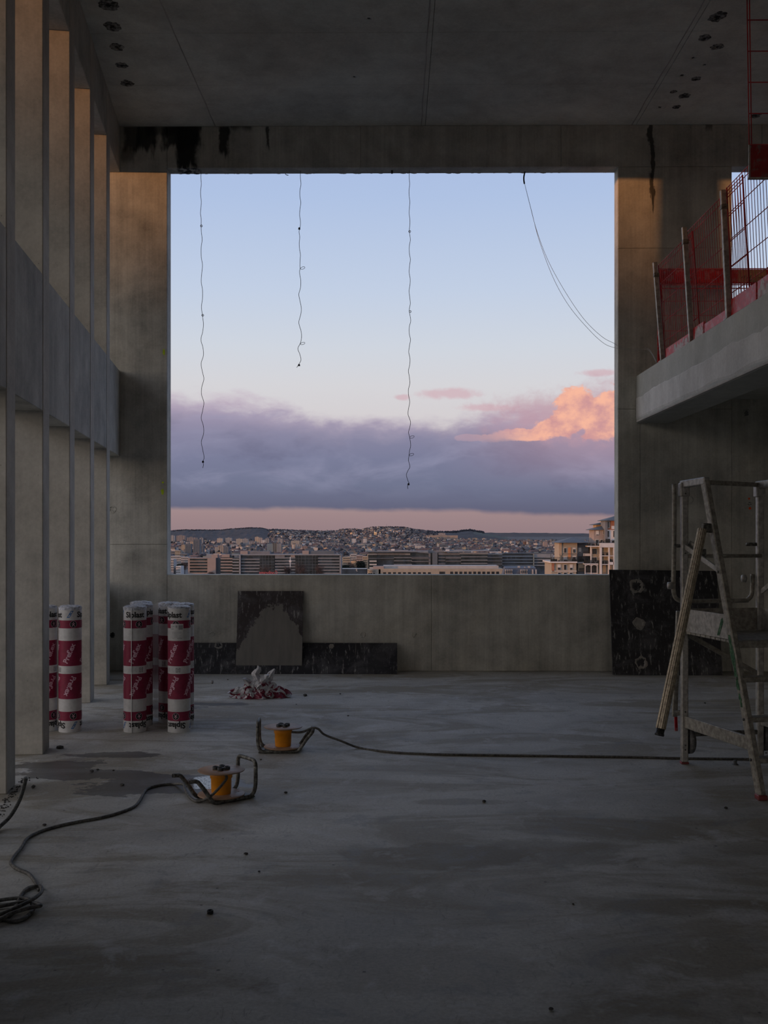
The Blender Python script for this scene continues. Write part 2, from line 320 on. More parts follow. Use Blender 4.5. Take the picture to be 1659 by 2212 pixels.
# ------------------------------------------------------------------ geometry helpers
def pt(px, py, Y):      # where the sight line through a pixel meets the plane at depth Y
    f = Vector((-sin(YAW), cos(YAW), 0)); r = Vector((cos(YAW), sin(YAW), 0))
    d = f + r * ((px - PXC) / F) + Vector((0, 0, 1)) * ((HY - py) / F)
    return Vector((0, 0, EYE)) + d * (Y / d.y)
def ptz(px, py, Z):
    p = pt(px, py, 1.0); d = p - Vector((0, 0, EYE)); return Vector((0, 0, EYE)) + d * ((Z - EYE) / d.z)
class MB:
    def __init__(s): s.v = []; s.f = []; s.mi = []; s.sm = []
    def add(s, vs, fs, mi=0, smooth=False, M=None):
        o = len(s.v)
        s.v += [tuple(M @ Vector(v)) if M else tuple(v) for v in vs]
        s.f += [tuple(i + o for i in f) for f in fs]; s.mi += [mi] * len(fs); s.sm += [smooth] * len(fs); return s
    def box(s, x0, x1, y0, y1, z0, z1, mi=0, M=None):
        return s.add([(x0, y0, z0), (x1, y0, z0), (x1, y1, z0), (x0, y1, z0), (x0, y0, z1), (x1, y0, z1), (x1, y1, z1), (x0, y1, z1)],
                     [(0, 3, 2, 1), (4, 5, 6, 7), (0, 1, 5, 4), (1, 2, 6, 5), (2, 3, 7, 6), (3, 0, 4, 7)], mi, False, M)
    def bbox(s, x0, x1, y0, y1, z0, z1, b=.004, mi=0, M=None):      # chamfered box
        bm = bmesh.new(); bmesh.ops.create_cube(bm, size=1)
        for v in bm.verts: v.co = Vector((x0 + (v.co.x + .5) * (x1 - x0), y0 + (v.co.y + .5) * (y1 - y0), z0 + (v.co.z + .5) * (z1 - z0)))
        bmesh.ops.bevel(bm, geom=bm.edges[:], offset=b, segments=1, affect='EDGES')
        s.addbm(bm, mi, M=M); return s
    def addbm(s, bm, mi=0, smooth=False, M=None):
        bm.verts.index_update()
        s.add([v.co.copy() for v in bm.verts], [[v.index for v in f.verts] for f in bm.faces], mi, smooth, M); bm.free()
    def bar(s, p0, p1, w, h, up=(0, 0, 1), mi=0, b=0):              # rectangular section between two points
        p0 = Vector(p0); p1 = Vector(p1); d = (p1 - p0); l = d.length; d.normalize(); up = Vector(up)
        if abs(d.dot(up)) > .98: up = Vector((0, 1, 0))
        sx = d.cross(up).normalized(); uz = sx.cross(d).normalized()
        M = Matrix(((sx.x, d.x, uz.x, p0.x), (sx.y, d.y, uz.y, p0.y), (sx.z, d.z, uz.z, p0.z), (0, 0, 0, 1)))
        if b: return s.bbox(-w / 2, w / 2, 0, l, -h / 2, h / 2, b, mi, M)
        return s.box(-w / 2, w / 2, 0, l, -h / 2, h / 2, mi, M)
    def tube(s, pts, r, n=10, mi=0, cap=True, closed=False, smooth=True):
        pts = [Vector(p) for p in pts]; N = len(pts); vs = []; fs = []; prev = None
        for i, p in enumerate(pts):
            if closed: d = pts[(i + 1) % N] - pts[i - 1]
            else: d = pts[min(i + 1, N - 1)] - pts[max(i - 1, 0)]
            if d.length < 1e-9: d = Vector((0, 0, 1))
            d.normalize()
            if prev is None:
                a = Vector((0, 0, 1)) if abs(d.z) < .9 else Vector((1, 0, 0)); u = d.cross(a).normalized()
            else:
                u = (prev - d * prev.dot(d)); u = u.normalized() if u.length > 1e-6 else d.orthogonal().normalized()
            prev = u; v = d.cross(u); rr = r[i] if isinstance(r, (list, tuple)) else r
            for k in range(n):
                a = 2 * pi * k / n; vs.append(p + u * cos(a) * rr + v * sin(a) * rr)
        for i in range(N if closed else N - 1):
            j = (i + 1) % N
            for k in range(n): fs.append((i * n + k, i * n + (k + 1) % n, j * n + (k + 1) % n, j * n + k))
        if cap and not closed: fs.append(tuple(reversed(range(n)))); fs.append(tuple((N - 1) * n + k for k in range(n)))
        return s.add(vs, fs, mi, smooth)
    def lathe(s, prof, n=24, mi=0, M=None, mis=None, smooth=True):
        vs = []; fs = []; m = []
        for (r, z) in prof:
            for k in range(n): a = 2 * pi * k / n; vs.append((r * cos(a), r * sin(a), z))
        for i in range(len(prof) - 1):
            for k in range(n):
                fs.append((i * n + k, i * n + (k + 1) % n, (i + 1) * n + (k + 1) % n, (i + 1) * n + k)); m.append(mis[i] if mis else mi)
        o = len(s.f); s.add(vs, fs, mi, smooth, M); s.mi[o:] = m
        if prof[0][0] > 1e-6: s.add([vs[k] for k in range(n)], [tuple(reversed(range(n)))], m[0], False, M)
        if prof[-1][0] > 1e-6: s.add([vs[(len(prof) - 1) * n + k] for k in range(n)], [tuple(range(n))], m[-1], False, M)
        return s
    def build(s, name, mats, parent=None, loc=None, kind=None):
        me = bpy.data.meshes.new(name); me.from_pydata(s.v, [], s.f)
        if not isinstance(mats, (list, tuple)): mats = [mats]
        for m in mats: me.materials.append(m)
        me.polygons.foreach_set('material_index', s.mi); me.polygons.foreach_set('use_smooth', s.sm); me.update()
        o = bpy.data.objects.new(name, me); C.objects.link(o)
        if parent: o.parent = parent
        if loc: o.location = loc
        if kind: o['kind'] = kind
        return o
def tag(o, label, cat, group=None, kind=None):
    o['label'] = label; o['category'] = cat
    if group: o['group'] = group
    if kind: o['kind'] = kind
    return o
def empty(name, loc=(0, 0, 0), rz=0, label=None, cat=None, group=None, kind=None):
    o = bpy.data.objects.new(name, None); o.empty_display_size = .1; C.objects.link(o); o.location = loc; o.rotation_euler = (0, 0, rz)
    if label: tag(o, label, cat, group)
    if kind: o['kind'] = kind
    return o
def struct(o, label=None):
    o['kind'] = 'structure'
    if label: o['label'] = label
    return o
def copy_tree(o, parent=None):
    c = o.copy(); C.objects.link(c); c.parent = parent
    for ch in o.children: copy_tree(ch, c)
    return c
def smooth_path(pts, n=8):
    P = [Vector(p) for p in pts]; out = []
    for i in range(len(P) - 1):
        p0 = P[max(i - 1, 0)]; p1 = P[i]; p2 = P[i + 1]; p3 = P[min(i + 2, len(P) - 1)]
        for k in range(n):
            t = k / n
            out.append(.5 * ((2 * p1) + (p2 - p0) * t + (2 * p0 - 5 * p1 + 4 * p2 - p3) * t * t + (3 * p1 - p0 - 3 * p2 + p3) * t ** 3))
    out.append(P[-1]); return out
def text_geo(body, size, bold=.0, align='CENTER'):
    cu = bpy.data.curves.new('t', 'FONT'); cu.body = body; cu.size = size; cu.align_x = align; cu.align_y = 'CENTER'; cu.offset = bold; cu.resolution_u = 3
    o = bpy.data.objects.new('t', cu); C.objects.link(o)
    dg = bpy.context.evaluated_depsgraph_get(); me = bpy.data.meshes.new_from_object(o.evaluated_get(dg))
    v = [tuple(x.co) for x in me.vertices]; f = [tuple(p.vertices) for p in me.polygons]
    bpy.data.objects.remove(o); bpy.data.curves.remove(cu); bpy.data.meshes.remove(me)
    return v, f

# ================================================================== THE ROOM SHELL
D = 12.2; ZC = 6.25; WT = .2
OX0 = pt(361, 700, D).x; OX1 = pt(1335, 700, D).x; OZ1 = 5.77; OZ0 = 1.104
W2X = pt(1581, 500, D).x; W2X1 = 6.3; MZ = 3.38
# floor
fl = MB().box(-6, 8, -8, D + WT, -.3, 0).build('floor', m_floor); struct(fl, 'dusty grey screed floor with brown stains and wet patches')
# ceiling: cast bays with open joints
ce = struct(empty('ceiling'), 'dark cast concrete ceiling divided into formwork bays')
ROT0 = Matrix.Identity(4)
core = MB().box(-6, 8, -8, D + WT, ZC + .012, ZC + .3).build('ceiling_core', m_groove, ce)
xs = [pt(465, 270, D).x + 2.41 * k for k in range(-1, 4)]; ys = [11.08 - 1.16 * k for k in range(-1, 17)]
xs = [-6] + xs + [8]; xs = sorted(set(xs)); ys = sorted([y for y in ys if y < D] + [D + WT]) 
for i in range(len(xs) - 1):
    for j in range(len(ys) - 1):
        if ys[j + 1] < -8: continue
        g = .004
        MB().bbox(xs[i] + g * .5, xs[i + 1] - g * .5, ys[j] + g * .5, ys[j + 1] - g * .5, ZC, ZC + .012, .003).build('ceiling_panel', m_ceil, ce)
for k, px in enumerate((465, 910, 1365)):     # worn joint fillets along the long joints
    x0 = pt(px, 270, D).x; mb = MB(); N = 60
    pts = [(x0 + (mnoise.noise(Vector((k * 7, i * .7, 0)))) * .012, D - i * 20 / N, ZC + .003) for i in range(N + 1)]
    mb.tube(pts, [.0075 + .004 * mnoise.noise(Vector((k, i * 1.3, 4))) for i in range(N + 1)], 6); mb.build('joint_fillet', m_ridge, ce)
def ring_patch(c, nrm, r0, r1, mat, mat2, parent, name, seed, n=36, asp=1.0, thick=.006):
    nrm = Vector(nrm); u = nrm.orthogonal().normalized(); v = nrm.cross(u)
    if abs(nrm.z) > .9: u = Vector((1, 0, 0)); v = Vector((0, 1, 0))
    mb = MB(); vs = []; fs = []
    for k in range(n):
        a = 2 * pi * k / n; d = u * cos(a) + v * sin(a) * asp
        w = 1 + .32 * mnoise.noise(Vector((cos(a) * 2.6, sin(a) * 2.6, seed)))
        w2 = 1 + .75 * mnoise.noise(Vector((cos(a) * 3.2, sin(a) * 3.2, seed + 9)))
        for (rr, h) in ((r1 * w, 0), ((r0 + (r1 - r0) * .6) * w, thick), (r0 * w2, thick * .7), (r0 * w2, .0008)): vs.append(Vector(c) + d * rr + nrm * h)
    for k in range(n):
        j = (k + 1) % n
        for q in range(3): fs.append((k * 4 + q, j * 4 + q, j * 4 + q + 1, k * 4 + q + 1))
    mb.add(vs, fs, 0, True); mb.add([vs[k * 4 + 3] for k in range(n)], [tuple(range(n))], 1)
    return mb.build(name, [mat, mat2], parent)
hol = [(233, 10, 1.2), (243, 57, 1.1), (252, 101, .9), (263, 141, .8), (275, 180, .9), (1550, 36, 1.1), (1522, 82, .8), (1549, 101, .8), (1497, 124, .9), (1522, 139, .7), (1473, 162, .9), (1503, 170, .6),
       (1478, 207, .8), (1425, 231, .9), (1461, 231, .6), (1632, 250, .8), (797, 39, .7), (765, 165, .7), (1455, 198, .5)]
for i, (a, b_, s_) in enumerate(hol):
    p = ptz(a, b_, ZC); faint = i in (8, 10, 13, 16, 17, 9)
    ring_patch((p.x, p.y, ZC - .0005), (0, 0, -1), .022 * s_, .075 * s_, m_dring2 if not faint else m_ceil, m_gap if not faint else m_dring, ce, 'ceiling_socket', i * 3.3, asp=1.15)

# back wall
bw = struct(empty('wall_back'), 'raw concrete end wall with one huge unglazed opening')
Y0, Yc, Y1 = D, D + .018, D + WT
def wall_core(x0, x1, z0, z1): MB().box(x0, x1, Yc, Y1, z0, z1).build('wall_core', m_groove, bw)
cm = MB()
for (x0, x1, z0, z1) in [(-5.0, OX0, 0, OZ1), (-5.0, 8, OZ1, ZC), (OX0, OX1, 0, OZ0), (OX1, W2X, 0, OZ1), (W2X, 8, 0, MZ), (W2X1, 8, MZ, OZ1)]:
    cm.box(x0, x1, Yc, Y1, z0, z1)
cm.build('wall_core', m_back, bw)
zj = pt(300, 1176, D).z; zk = pt(1400, 536, D).z; xa = pt(779, 300, D).x; xb = pt(1212, 300, D).x; xc = pt(1383, 1000, D).x; xd = pt(1646, 300, D).x
pan = [(-5.0, OX0, 0, zj), (-5.0, OX0, zj, 5.73), (OX0, pt(932, 1300, D).x, 0, OZ0), (pt(932, 1300, D).x, OX1, 0, OZ0),
       (OX1, xc, 0, 3.0), (xc, W2X, 0, 3.0), (OX1, W2X, 3.0, zk), (OX1, W2X, zk, OZ1), (W2X, 5.6, 0, MZ), (5.6, 8, 0, MZ), (W2X1, 8, MZ, OZ1),
       (-5.0, OX0, 5.73, ZC), (OX0, xa, OZ1, ZC), (xa, xb, OZ1, ZC), (xb, xd, OZ1, ZC), (xd, 8, OZ1, ZC)]
for (x0, x1, z0, z1) in pan:
    MB().bbox(x0 + .0015, x1 - .0015, Y0, Yc + .002, z0 + .0015, z1 - .0015, .003).build('wall_panel', m_back, bw)
# rough arris lumps along the soffit edge of the opening
mb = MB()
for i in range(46):
    xx = OX0 + (OX1 - OX0) * RND.random(); s_ = RND.uniform(.006, .022)
    bm = bmesh.new(); bmesh.ops.create_icosphere(bm, subdivisions=1, radius=1); mb.addbm(bm, M=Matrix.Translation((xx, Y1 - .01, OZ1)) @ Matrix.Diagonal((s_ * 2, .012, s_ * .5, 1)))
mb.build('soffit_burr', m_back, bw)
# tie holes and paint marks
for i, (a, b_, r_, mt) in enumerate([(243, 1100, .045, m_back), (243, 1372, .03, m_gap), (1612, 893, .045, m_dring), (783, 1371, .035, m_back), (1489, 1080, .05, m_back), (458, 1370, .03, m_back), (893, 1371, .03, m_back)]):
    p = pt(a, b_, D); ring_patch((p.x, D, p.z), (0, -1, 0), r_ * .6, r_, m_back if mt != m_gap else m_dring, mt if mt == m_gap else m_groove if mt == m_dring else m_back, bw, 'tie_hole', i * 2.1)
def spot(px, py, w_, h_, mt, nm='paint_mark', seed=0):
    p = pt(px, py, D); mb = MB(); vs = []
    for k in range(14):
        a = 2 * pi * k / 14; q = 1 + .5 * mnoise.noise(Vector((cos(a) * 1.5, sin(a) * 1.5, seed + px)))
        vs.append((p.x + cos(a) * w_ * q, D - .0015, p.z + sin(a) * h_ * q))
    mb.add(vs, [tuple(range(14))]); mb.build(nm, mt, bw)
spot(351, 1062, .018, .03, m_lime); spot(354, 760, .014, .035, m_lime); spot(352, 1042, .012, .012, m_lime)
spot(1618, 1077, .012, .012, m_orange); spot(1620, 1098, .016, .016, m_orange)
for (dx, dz, l) in ((0, 0, .02), (.02, -.005, .012), (-.01, -.02, .015), (.015, -.022, .02), (.0, -.03, .012)):
    p = pt(1617, 1086, D); MB().box(p.x + dx, p.x + dx + l, D - .0015, D, p.z + dz, p.z + dz + .006).build('pencil_mark', m_dkmark, bw)

# left wall: eight-degree splay, columns, spandrel band, top beam
PHI = atan(.137)
lw = struct(empty('wall_left', (-1.469, 0, 0), PHI), 'splayed side wall of tall concrete columns with a spandrel band')
k_ = 1 / cos(PHI)           # distance along the wall per unit of Y
OUT = .36
colY = [11.30 - 1.15 * k for k in range(0, 17)]
proto = MB().bbox(-OUT, 0, -.242, 0, 0, ZC - .002, .006)
colo = None
for k, yy in enumerate(colY):
    if colo is None: colo = proto.build('column', m_col, lw, (0, yy * k_, 0))
    else:
        o = colo.copy(); C.objects.link(o); o.location = (0, yy * k_, 0)
E_ = D * k_ + .12; S_ = -8 * k_
# the band and beam are cast in lengths between the columns
def fill(z0, z1, name, depth, back=0.0, ks=None):
    edges = [E_] + [y * k_ for y in colY]
    for i in range(len(edges) - 1):
        if ks is not None and i not in ks: continue
        a, b_ = edges[i + 1] + .001, edges[i] - (.243 if i else 0)
        MB().bbox(-depth, -back, a, b_, z0, z1, .005).build(name, m_left, lw)
fill(2.465, 3.446, 'spandrel', OUT - .02, .003)
fill(5.73, ZC - .002, 'top_beam', OUT - .02, .003)
fill(0.001, 1.04, 'parapet', OUT, .24, ks=(0,)); fill(0.001, 2.463, 'added_infill_wall', .2, .02, ks=tuple(range(7, 18)))  # unseen infill added behind the camera to cut light on the near floor

# right and rear walls (out of frame), outer walls of the room
rw = struct(MB().box(7.4, 7.7, -8, D, 0, ZC).build('wall_right', m_back)); 
rr = struct(MB().box(-6, -1.4, -8.3, -8, 0, ZC).box(6.6, 7.7, -8.3, -8, 0, ZC).box(-1.4, 6.6, -8.3, -8, 5.6, ZC).box(-1.4, 2.4, -8.3, -8, 0, 5.6).build('wall_rear', m_back))  # unseen rear opening added and sized to let light into the room

# mezzanine slab with a deep edge beam
mz = struct(empty('mezzanine'), 'concrete mezzanine slab with a deep edge beam under the red barrier')
MX = 2.775
MB().bbox(MX, MX + .385, -3, D - .001, 2.836, MZ, .01).build('edge_beam', m_mezz, mz)
MB().box(MX + .386, 7.39, -3, D - .001, 3.11, MZ - .004).build('slab', m_mezz, mz)
# pale uneven skim on the beam face
vs = []; fs = []; N = 120
for i in range(N + 1):
    y = D - .01 - i * 9.0 / N
    zt = 3.13 + .035 * mnoise.noise(Vector((y * 1.3, 0, 0))) + .02 * mnoise.noise(Vector((y * 6, 2, 0))); zb = 2.90 + .02 * mnoise.noise(Vector((y * 2, 5, 0)))
    vs += [(MX - .0005, y, zb - .02), (MX - .006, y, zb), (MX - .006, y, zt - .012), (MX - .0005, y, zt)]
for i in range(N):
    for q in range(3): fs.append((i * 4 + q, i * 4 + q + 1, i * 4 + 5 + q, i * 4 + 4 + q))
MB().add(vs, fs).build('skim_coat', m_band, mz)
MB().bbox(MX - .012, MX + .01, D - 9, D - .05, 2.84, 2.862, .004).build('drip_edge', m_ridge, mz)

# ================================================================== OUTDOORS
GZ = -40.4
m_span = plain('office_spandrel', (.21, .235, .27), .7, var=.05, scale=.3)
m_ground = plain('town_ground', (.10, .10, .11), .95, var=.4, scale=.02)
m_forest = plain('winter_woodland', (.026, .028, .042), .95, var=.35, scale=.02)
m_meadow = plain('dusky_meadow', (.050, .066, .062), .95, var=.2, scale=.01)
m_town = plain('hillside_gardens', (.085, .083, .10), .95, var=.5, scale=.03)
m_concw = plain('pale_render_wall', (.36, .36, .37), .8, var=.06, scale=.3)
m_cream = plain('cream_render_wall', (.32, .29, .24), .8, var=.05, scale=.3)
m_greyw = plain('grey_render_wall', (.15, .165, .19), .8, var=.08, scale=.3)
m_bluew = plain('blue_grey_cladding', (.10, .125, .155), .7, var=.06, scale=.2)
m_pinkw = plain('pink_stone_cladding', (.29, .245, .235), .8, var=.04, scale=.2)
m_warmw = plain('ochre_and_sunlit_wall', (.42, .33, .24), .8, var=.06, scale=.3)  # ochre walls, and faces with sunlight put into their colour
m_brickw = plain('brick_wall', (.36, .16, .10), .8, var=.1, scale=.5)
m_brown = plain('brown_panel', (.17, .11, .09), .8)
m_whitew = plain('white_wall', (.56, .56, .57), .7, var=.04, scale=.5)
m_glass = plain('dark_office_glass', (.018, .028, .038), .25, .0, var=.4, scale=.15)
m_glass2 = plain('blue_office_glass', (.03, .048, .075), .25, .0, var=.35, scale=.12)
m_win = plain('dark_window', (.02, .022, .026), .2, var=.3, scale=.5)
m_slate = plain('slate_roof', (.075, .088, .105), .6, var=.12, scale=.4)
m_slateb = plain('blue_slate_mansard', (.06, .075, .11), .55, var=.12, scale=.4)
m_rooft = plain('tile_roof', (.13, .085, .08), .8, var=.15, scale=.3)
m_rail = plain('dark_railing', (.03, .028, .028), .6)
m_bare = plain('bare_branches', (.085, .062, .060), .95, var=.5, scale=.4)
m_ever = plain('evergreen_leaves', (.025, .035, .028), .95, var=.5, scale=.6)
m_oran = plain('orange_render', (.50, .22, .10), .8)
m_redsign = plain('red_sign_letters', (.45, .10, .12), .5)
m_mast = plain('white_mast', (.62, .62, .64), .6)
m_glint = bpy.data.materials.new('sun_glint_glow'); m_glint.use_nodes = True  # emission stands in for the low sun reflected by far windows
_t = NT(m_glint.node_tree); _e = _t.n('ShaderNodeEmission'); _e.inputs[0].default_value = (1, .5, .2, 1); _e.inputs[1].default_value = 1.6
_o = _t.n('ShaderNodeOutputMaterial'); _t.t.links.new(_e.outputs[0], _o.inputs[0])

# ground and hills
g = MB(); g.box(-9000, 9000, 60, 12500, GZ - 2, GZ); struct(g.build('ground', m_ground), 'dark town ground below the building')
def prof(tab, x):
    for (a, ya), (b_, yb) in zip(tab, tab[1:]):
        if a <= x <= b_: return ya + (yb - ya) * (x - a) / (b_ - a)
    return tab[0][1] if x < tab[0][0] else tab[-1][1]
ridge1 = [(-300, 1146), (300, 1146), (368, 1147), (400, 1145), (470, 1145.5), (500, 1143), (540, 1140.5), (563, 1141), (580, 1144.5), (600, 1147), (620, 1147), (640, 1148), (700, 1150), (725, 1149.5), (740, 1146), (765, 1145),
          (780, 1147), (800, 1141.5), (830, 1140.8), (850, 1140.6), (875, 1141.5), (895, 1146), (930, 1149.5), (960, 1150.5), (985, 1150), (1000, 1147.5), (1015, 1146), (1032, 1149), (1060, 1154), (1085, 1160), (1110, 1166), (1180, 1171), (2200, 1171)]
ridge2 = [(-600, 1151), (900, 1151), (1000, 1150.3), (1100, 1150.8), (1290, 1152.5), (2500, 1153)]
def terrain(tab, d0, d1, x0, x1, step, rows, mats, bumpy, name, pick):
    vs = []; fs = []; mi = []; n = int((x1 - x0) / step) + 1
    for i in range(n):
        px = x0 + i * step; top = prof(tab, px)
        for j in range(rows + 2):
            q = min(j / (rows - 1), 1.0); Y = d0 + (d1 - d0) * q + (800 if j >= rows else 0) * (j - rows + 1)
            zt = EYE + (HY - top) / F * d1
            s = q * q * (3 - 2 * q) if q < 1 else 1
            z = GZ - 1 + (zt - GZ + 1) * s * (1 if j < rows else .5 ** (j - rows + 1))
            z += bumpy * mnoise.noise(Vector((px * .11, j * .8, 3))) * q
            p = pt(px, HY, Y); vs.append((p.x, Y, z))
    R = rows + 2; mb = MB()
    for i in range(n - 1):
        for j in range(R - 1):
            o = len(mb.f); mb.f.append((i * R + j, (i + 1) * R + j, (i + 1) * R + j + 1, i * R + j + 1)); mb.mi.append(pick(x0 + i * step, j / (rows - 1))); mb.sm.append(False)
    mb.v = vs; return mb.build(name, mats)
def pick1(x, q): 
    if x > 950: return 2 if 1020 < x < 1100 and q > .55 else 0
    if x < 590: return 0
    if x > 735 and q > .93: return 0
    return 1
h1 = terrain(ridge1, 3900, 6400, -300, 2200, 3, 16, [m_forest, m_town, m_meadow], 4.0, 'hills', pick1); struct(h1, 'dark wooded hill ridge with built-up slopes')
h2 = terrain(ridge2, 8000, 11500, -600, 2500, 10, 8, [m_forest], 5, 'hills', lambda x, q: 0); struct(h2, 'far dark plateau along the horizon')
def hill_z(px, Y):
    q = (Y - 3900) / 2500
    if q <= 0: return GZ
    q = min(q, 1); zt = EYE + (HY - prof(ridge1, px)) / F * 6400
    return GZ - 1 + (zt - GZ + 1) * q * q * (3 - 2 * q)
# wooded crest: many small crowns along the ridge
mb = MB()
def blob(mb, c, r, h, mi=0, n=5):
    a0 = RND.random() * 6; vs = []
    for k in range(n): a = a0 + 2 * pi * k / n; vs.append((c[0] + r * cos(a), c[1] + r * sin(a), c[2]))
    for k in range(n): a = a0 + .5 + 2 * pi * k / n; vs.append((c[0] + r * .85 * cos(a), c[1] + r * .85 * sin(a), c[2] + h * .65))
    vs.append((c[0], c[1], c[2] + h))
    fs = [(k, (k + 1) % n, n + (k + 1) % n, n + k) for k in range(n)] + [(n + k, n + (k + 1) % n, 2 * n) for k in range(n)]
    mb.add(vs, fs, mi)
for i in range(1500):
    px = RND.uniform(355, 1045); Y = 6400 - abs(RND.gauss(0, 160)); p = pt(px, HY, Y); blob(mb, (p.x, Y, hill_z(px, Y) - 3), RND.uniform(4, 12), RND.uniform(6, 13) * (1.2 if px > 590 else .7))
tag(mb.build('ridge_woods', m_forest), 'dark bare woods along the crest of the ridge', 'woods', kind='stuff')
# television mast on the crest
p = pt(835, HY, 6300); mb = MB(); mb.tube([(p.x, 6300, 8), (p.x, 6300, EYE + (1148 - 1131.5) / F * 6300)], [1.6, .5], 6); tag(mb.build('radio_mast', m_greyw), 'thin radio mast on the top of the hill', 'mast')

TW = [(367.5, 376.5, 1157, 1172, m_concw, m_greyw, 'white striped tower at the left jamb of the opening'),
      (381.5, 399.6, 1157, 1173, m_pinkw, m_greyw, 'pair of pale pink towers below the left ridge'),
      (389.7, 398.2, 1169, 1177, m_whitew, m_greyw, 'small white tower in front of the pink pair'),
      (403.6, 422, 1161, 1175, m_greyw, m_pinkw, 'grey tower with a pinkish band, third from the left'),
      (430.7, 439.7, 1162, 1177, m_bluew, m_concw, 'slim blue grey tower with one pale edge'),
      (411, 420, 1170, 1184, m_warmw, m_cream, 'ochre end of the grey slab cluster'),  # end block in the ochre wall colour
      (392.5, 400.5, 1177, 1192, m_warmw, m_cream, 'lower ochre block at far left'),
      (400, 413, 1175, 1202, m_greyw, m_bluew, 'grey green slab left of the tall slab cluster'),
      (417, 432, 1165, 1204, m_greyw, m_bluew, 'tall grey green slab above the left office roof'),
      (430, 440, 1178, 1202, m_bluew, m_greyw, 'blue grey slab stepping down to the right'),
      (469, 481, 1163, 1176, m_concw, m_warmw, 'white tower with a warm left corner'),
      (487.4, 500.6, 1162, 1177, m_concw, m_greyw, 'striped white tower with a dark middle strip'),
      (464.5, 478, 1182, 1199, m_cream, m_concw, 'cream block left of the twin blocks'),
      (472, 483, 1178, 1199, m_pinkw, m_cream, 'peach coloured block in the twin group'),
      (483, 494, 1181, 1199, m_greyw, m_greyw, 'grey side of the twin block group'),
      (510, 523, 1164, 1178, m_cream, m_concw, 'cream slab tower right of the hill slope'),
      (523, 536, 1164, 1180, m_concw, m_greyw, 'stepped white tower beside the cream slab'),
      (497, 509, 1169, 1177, m_concw, m_concw, 'low pale block between two towers'),
      (538, 552, 1170, 1182, m_greyw, m_concw, 'mid grey block before the wooded hill'),
      (550.6, 560, 1160, 1176, m_warmw, m_concw, 'ochre striped tower near the end of the wooded ridge'),  # ochre wall with pale strips
      (560, 567, 1162, 1177, m_pinkw, m_concw, 'pink tower touching the striped tower'),
      (565, 577, 1167, 1178, m_whitew, m_concw, 'white block right of the pink tower'),
      (573, 582, 1163, 1179, m_greyw, m_concw, 'grey tower behind the white block'),
      (577, 590, 1175, 1202, m_concw, m_cream, 'left wing of the big twin tower'),
      (588, 600, 1173, 1202, m_brown, m_cream, 'brown middle of the big twin tower'),
      (598, 608.5, 1174, 1202, m_greyw, m_concw, 'grey right wing of the big twin tower'),
      (592, 601, 1168, 1176, m_pinkw, m_pinkw, 'pink block behind the twin tower'),
      (600, 606, 1163, 1178, m_concw, m_greyw, 'slim pale tower behind the twin tower'),
      (606, 611.5, 1164, 1178, m_greyw, m_concw, 'slim grey tower behind the twin tower'),
      (629, 647, 1168, 1180, m_cream, m_concw, 'broad cream block with a stepped top'),
      (630.5, 636.5, 1176, 1192, m_warmw, m_whitew, 'narrow block with yellow sunlight put into its wall colour'),  # warm wall colour carries the sunlight on this block
      (637, 641, 1175, 1190, m_concw, m_greyw, 'narrow white block beside the yellow one'),
      (642, 653, 1176, 1193, m_greyw, m_concw, 'grey block right of the narrow white one'),
      (653, 665, 1180, 1195, m_pinkw, m_brown, 'pink and brown block above the office penthouse'),
      (668, 673, 1173, 1180, m_whitew, m_concw, 'small bright white block in mid town'),
      (676, 693, 1173, 1180, m_concw, m_greyw, 'long pale striped slab in mid town'),
      (700, 741, 1174, 1180, m_bluew, m_concw, 'long low blue grey slab in mid town'),
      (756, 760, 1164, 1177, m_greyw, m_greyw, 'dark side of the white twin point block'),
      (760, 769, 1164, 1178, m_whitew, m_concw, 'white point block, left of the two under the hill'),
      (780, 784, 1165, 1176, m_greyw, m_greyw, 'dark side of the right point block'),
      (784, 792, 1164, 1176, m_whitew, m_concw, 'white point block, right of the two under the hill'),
      (771, 802, 1175, 1183, m_concw, m_cream, 'long low pale hall under the right point block'),
      (819, 827, 1171, 1180, m_cream, m_warmw, 'cream block at the left end of a low white row'),
      (827, 859, 1172.5, 1180, m_concw, m_greyw, 'low white row of flats below the hillside'),
      (913, 921, 1159, 1170, m_greyw, m_concw, 'block left of the long pink slab, shade put into its grey'),  # darker grey wall stands in for shade
      (920, 989, 1156.5, 1169, m_pinkw, m_warmw, 'long pink slab block standing on the hillside'),
      (947, 962, 1152, 1160, m_pinkw, m_concw, 'raised top storeys of the long pink slab'),
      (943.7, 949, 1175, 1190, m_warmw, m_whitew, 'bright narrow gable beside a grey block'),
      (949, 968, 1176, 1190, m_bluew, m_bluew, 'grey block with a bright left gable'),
      (897, 918, 1179, 1191, m_whitew, m_cream, 'white terraced block just above the office roof'),
      (981, 996, 1183, 1190, m_pinkw, m_rooft, 'pinkish block with a reddish roof above the offices'),
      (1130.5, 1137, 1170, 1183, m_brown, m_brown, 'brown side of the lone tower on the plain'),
      (1136, 1141, 1170, 1183, m_warmw, m_whitew, 'gable of the lone tower on the plain, sunlight put into its ochre'),  # ochre stands in for sun on this gable
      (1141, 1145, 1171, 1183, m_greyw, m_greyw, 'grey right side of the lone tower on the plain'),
      (1174, 1183, 1170, 1186, m_pinkw, m_pinkw, 'pink tower left of the villa roof'),
      (1189, 1203, 1176.5, 1187, m_pinkw, m_whitew, 'pink and white stepped block beside the villa roof'),
      (1184, 1190, 1178, 1186, m_whitew, m_greyw, 'small white block between the pink ones')]
OCC = {}
def tower_Y(x0, x1, yt, yb, lab):
    if 'raised top' in lab: yb = 1170.5
    Y = 42 * F / (yb - HY)
    return min(Y, 4300) if x0 < 900 or x0 > 990 or yt > 1170 else (4760 if 'raised top' in lab else 4700)
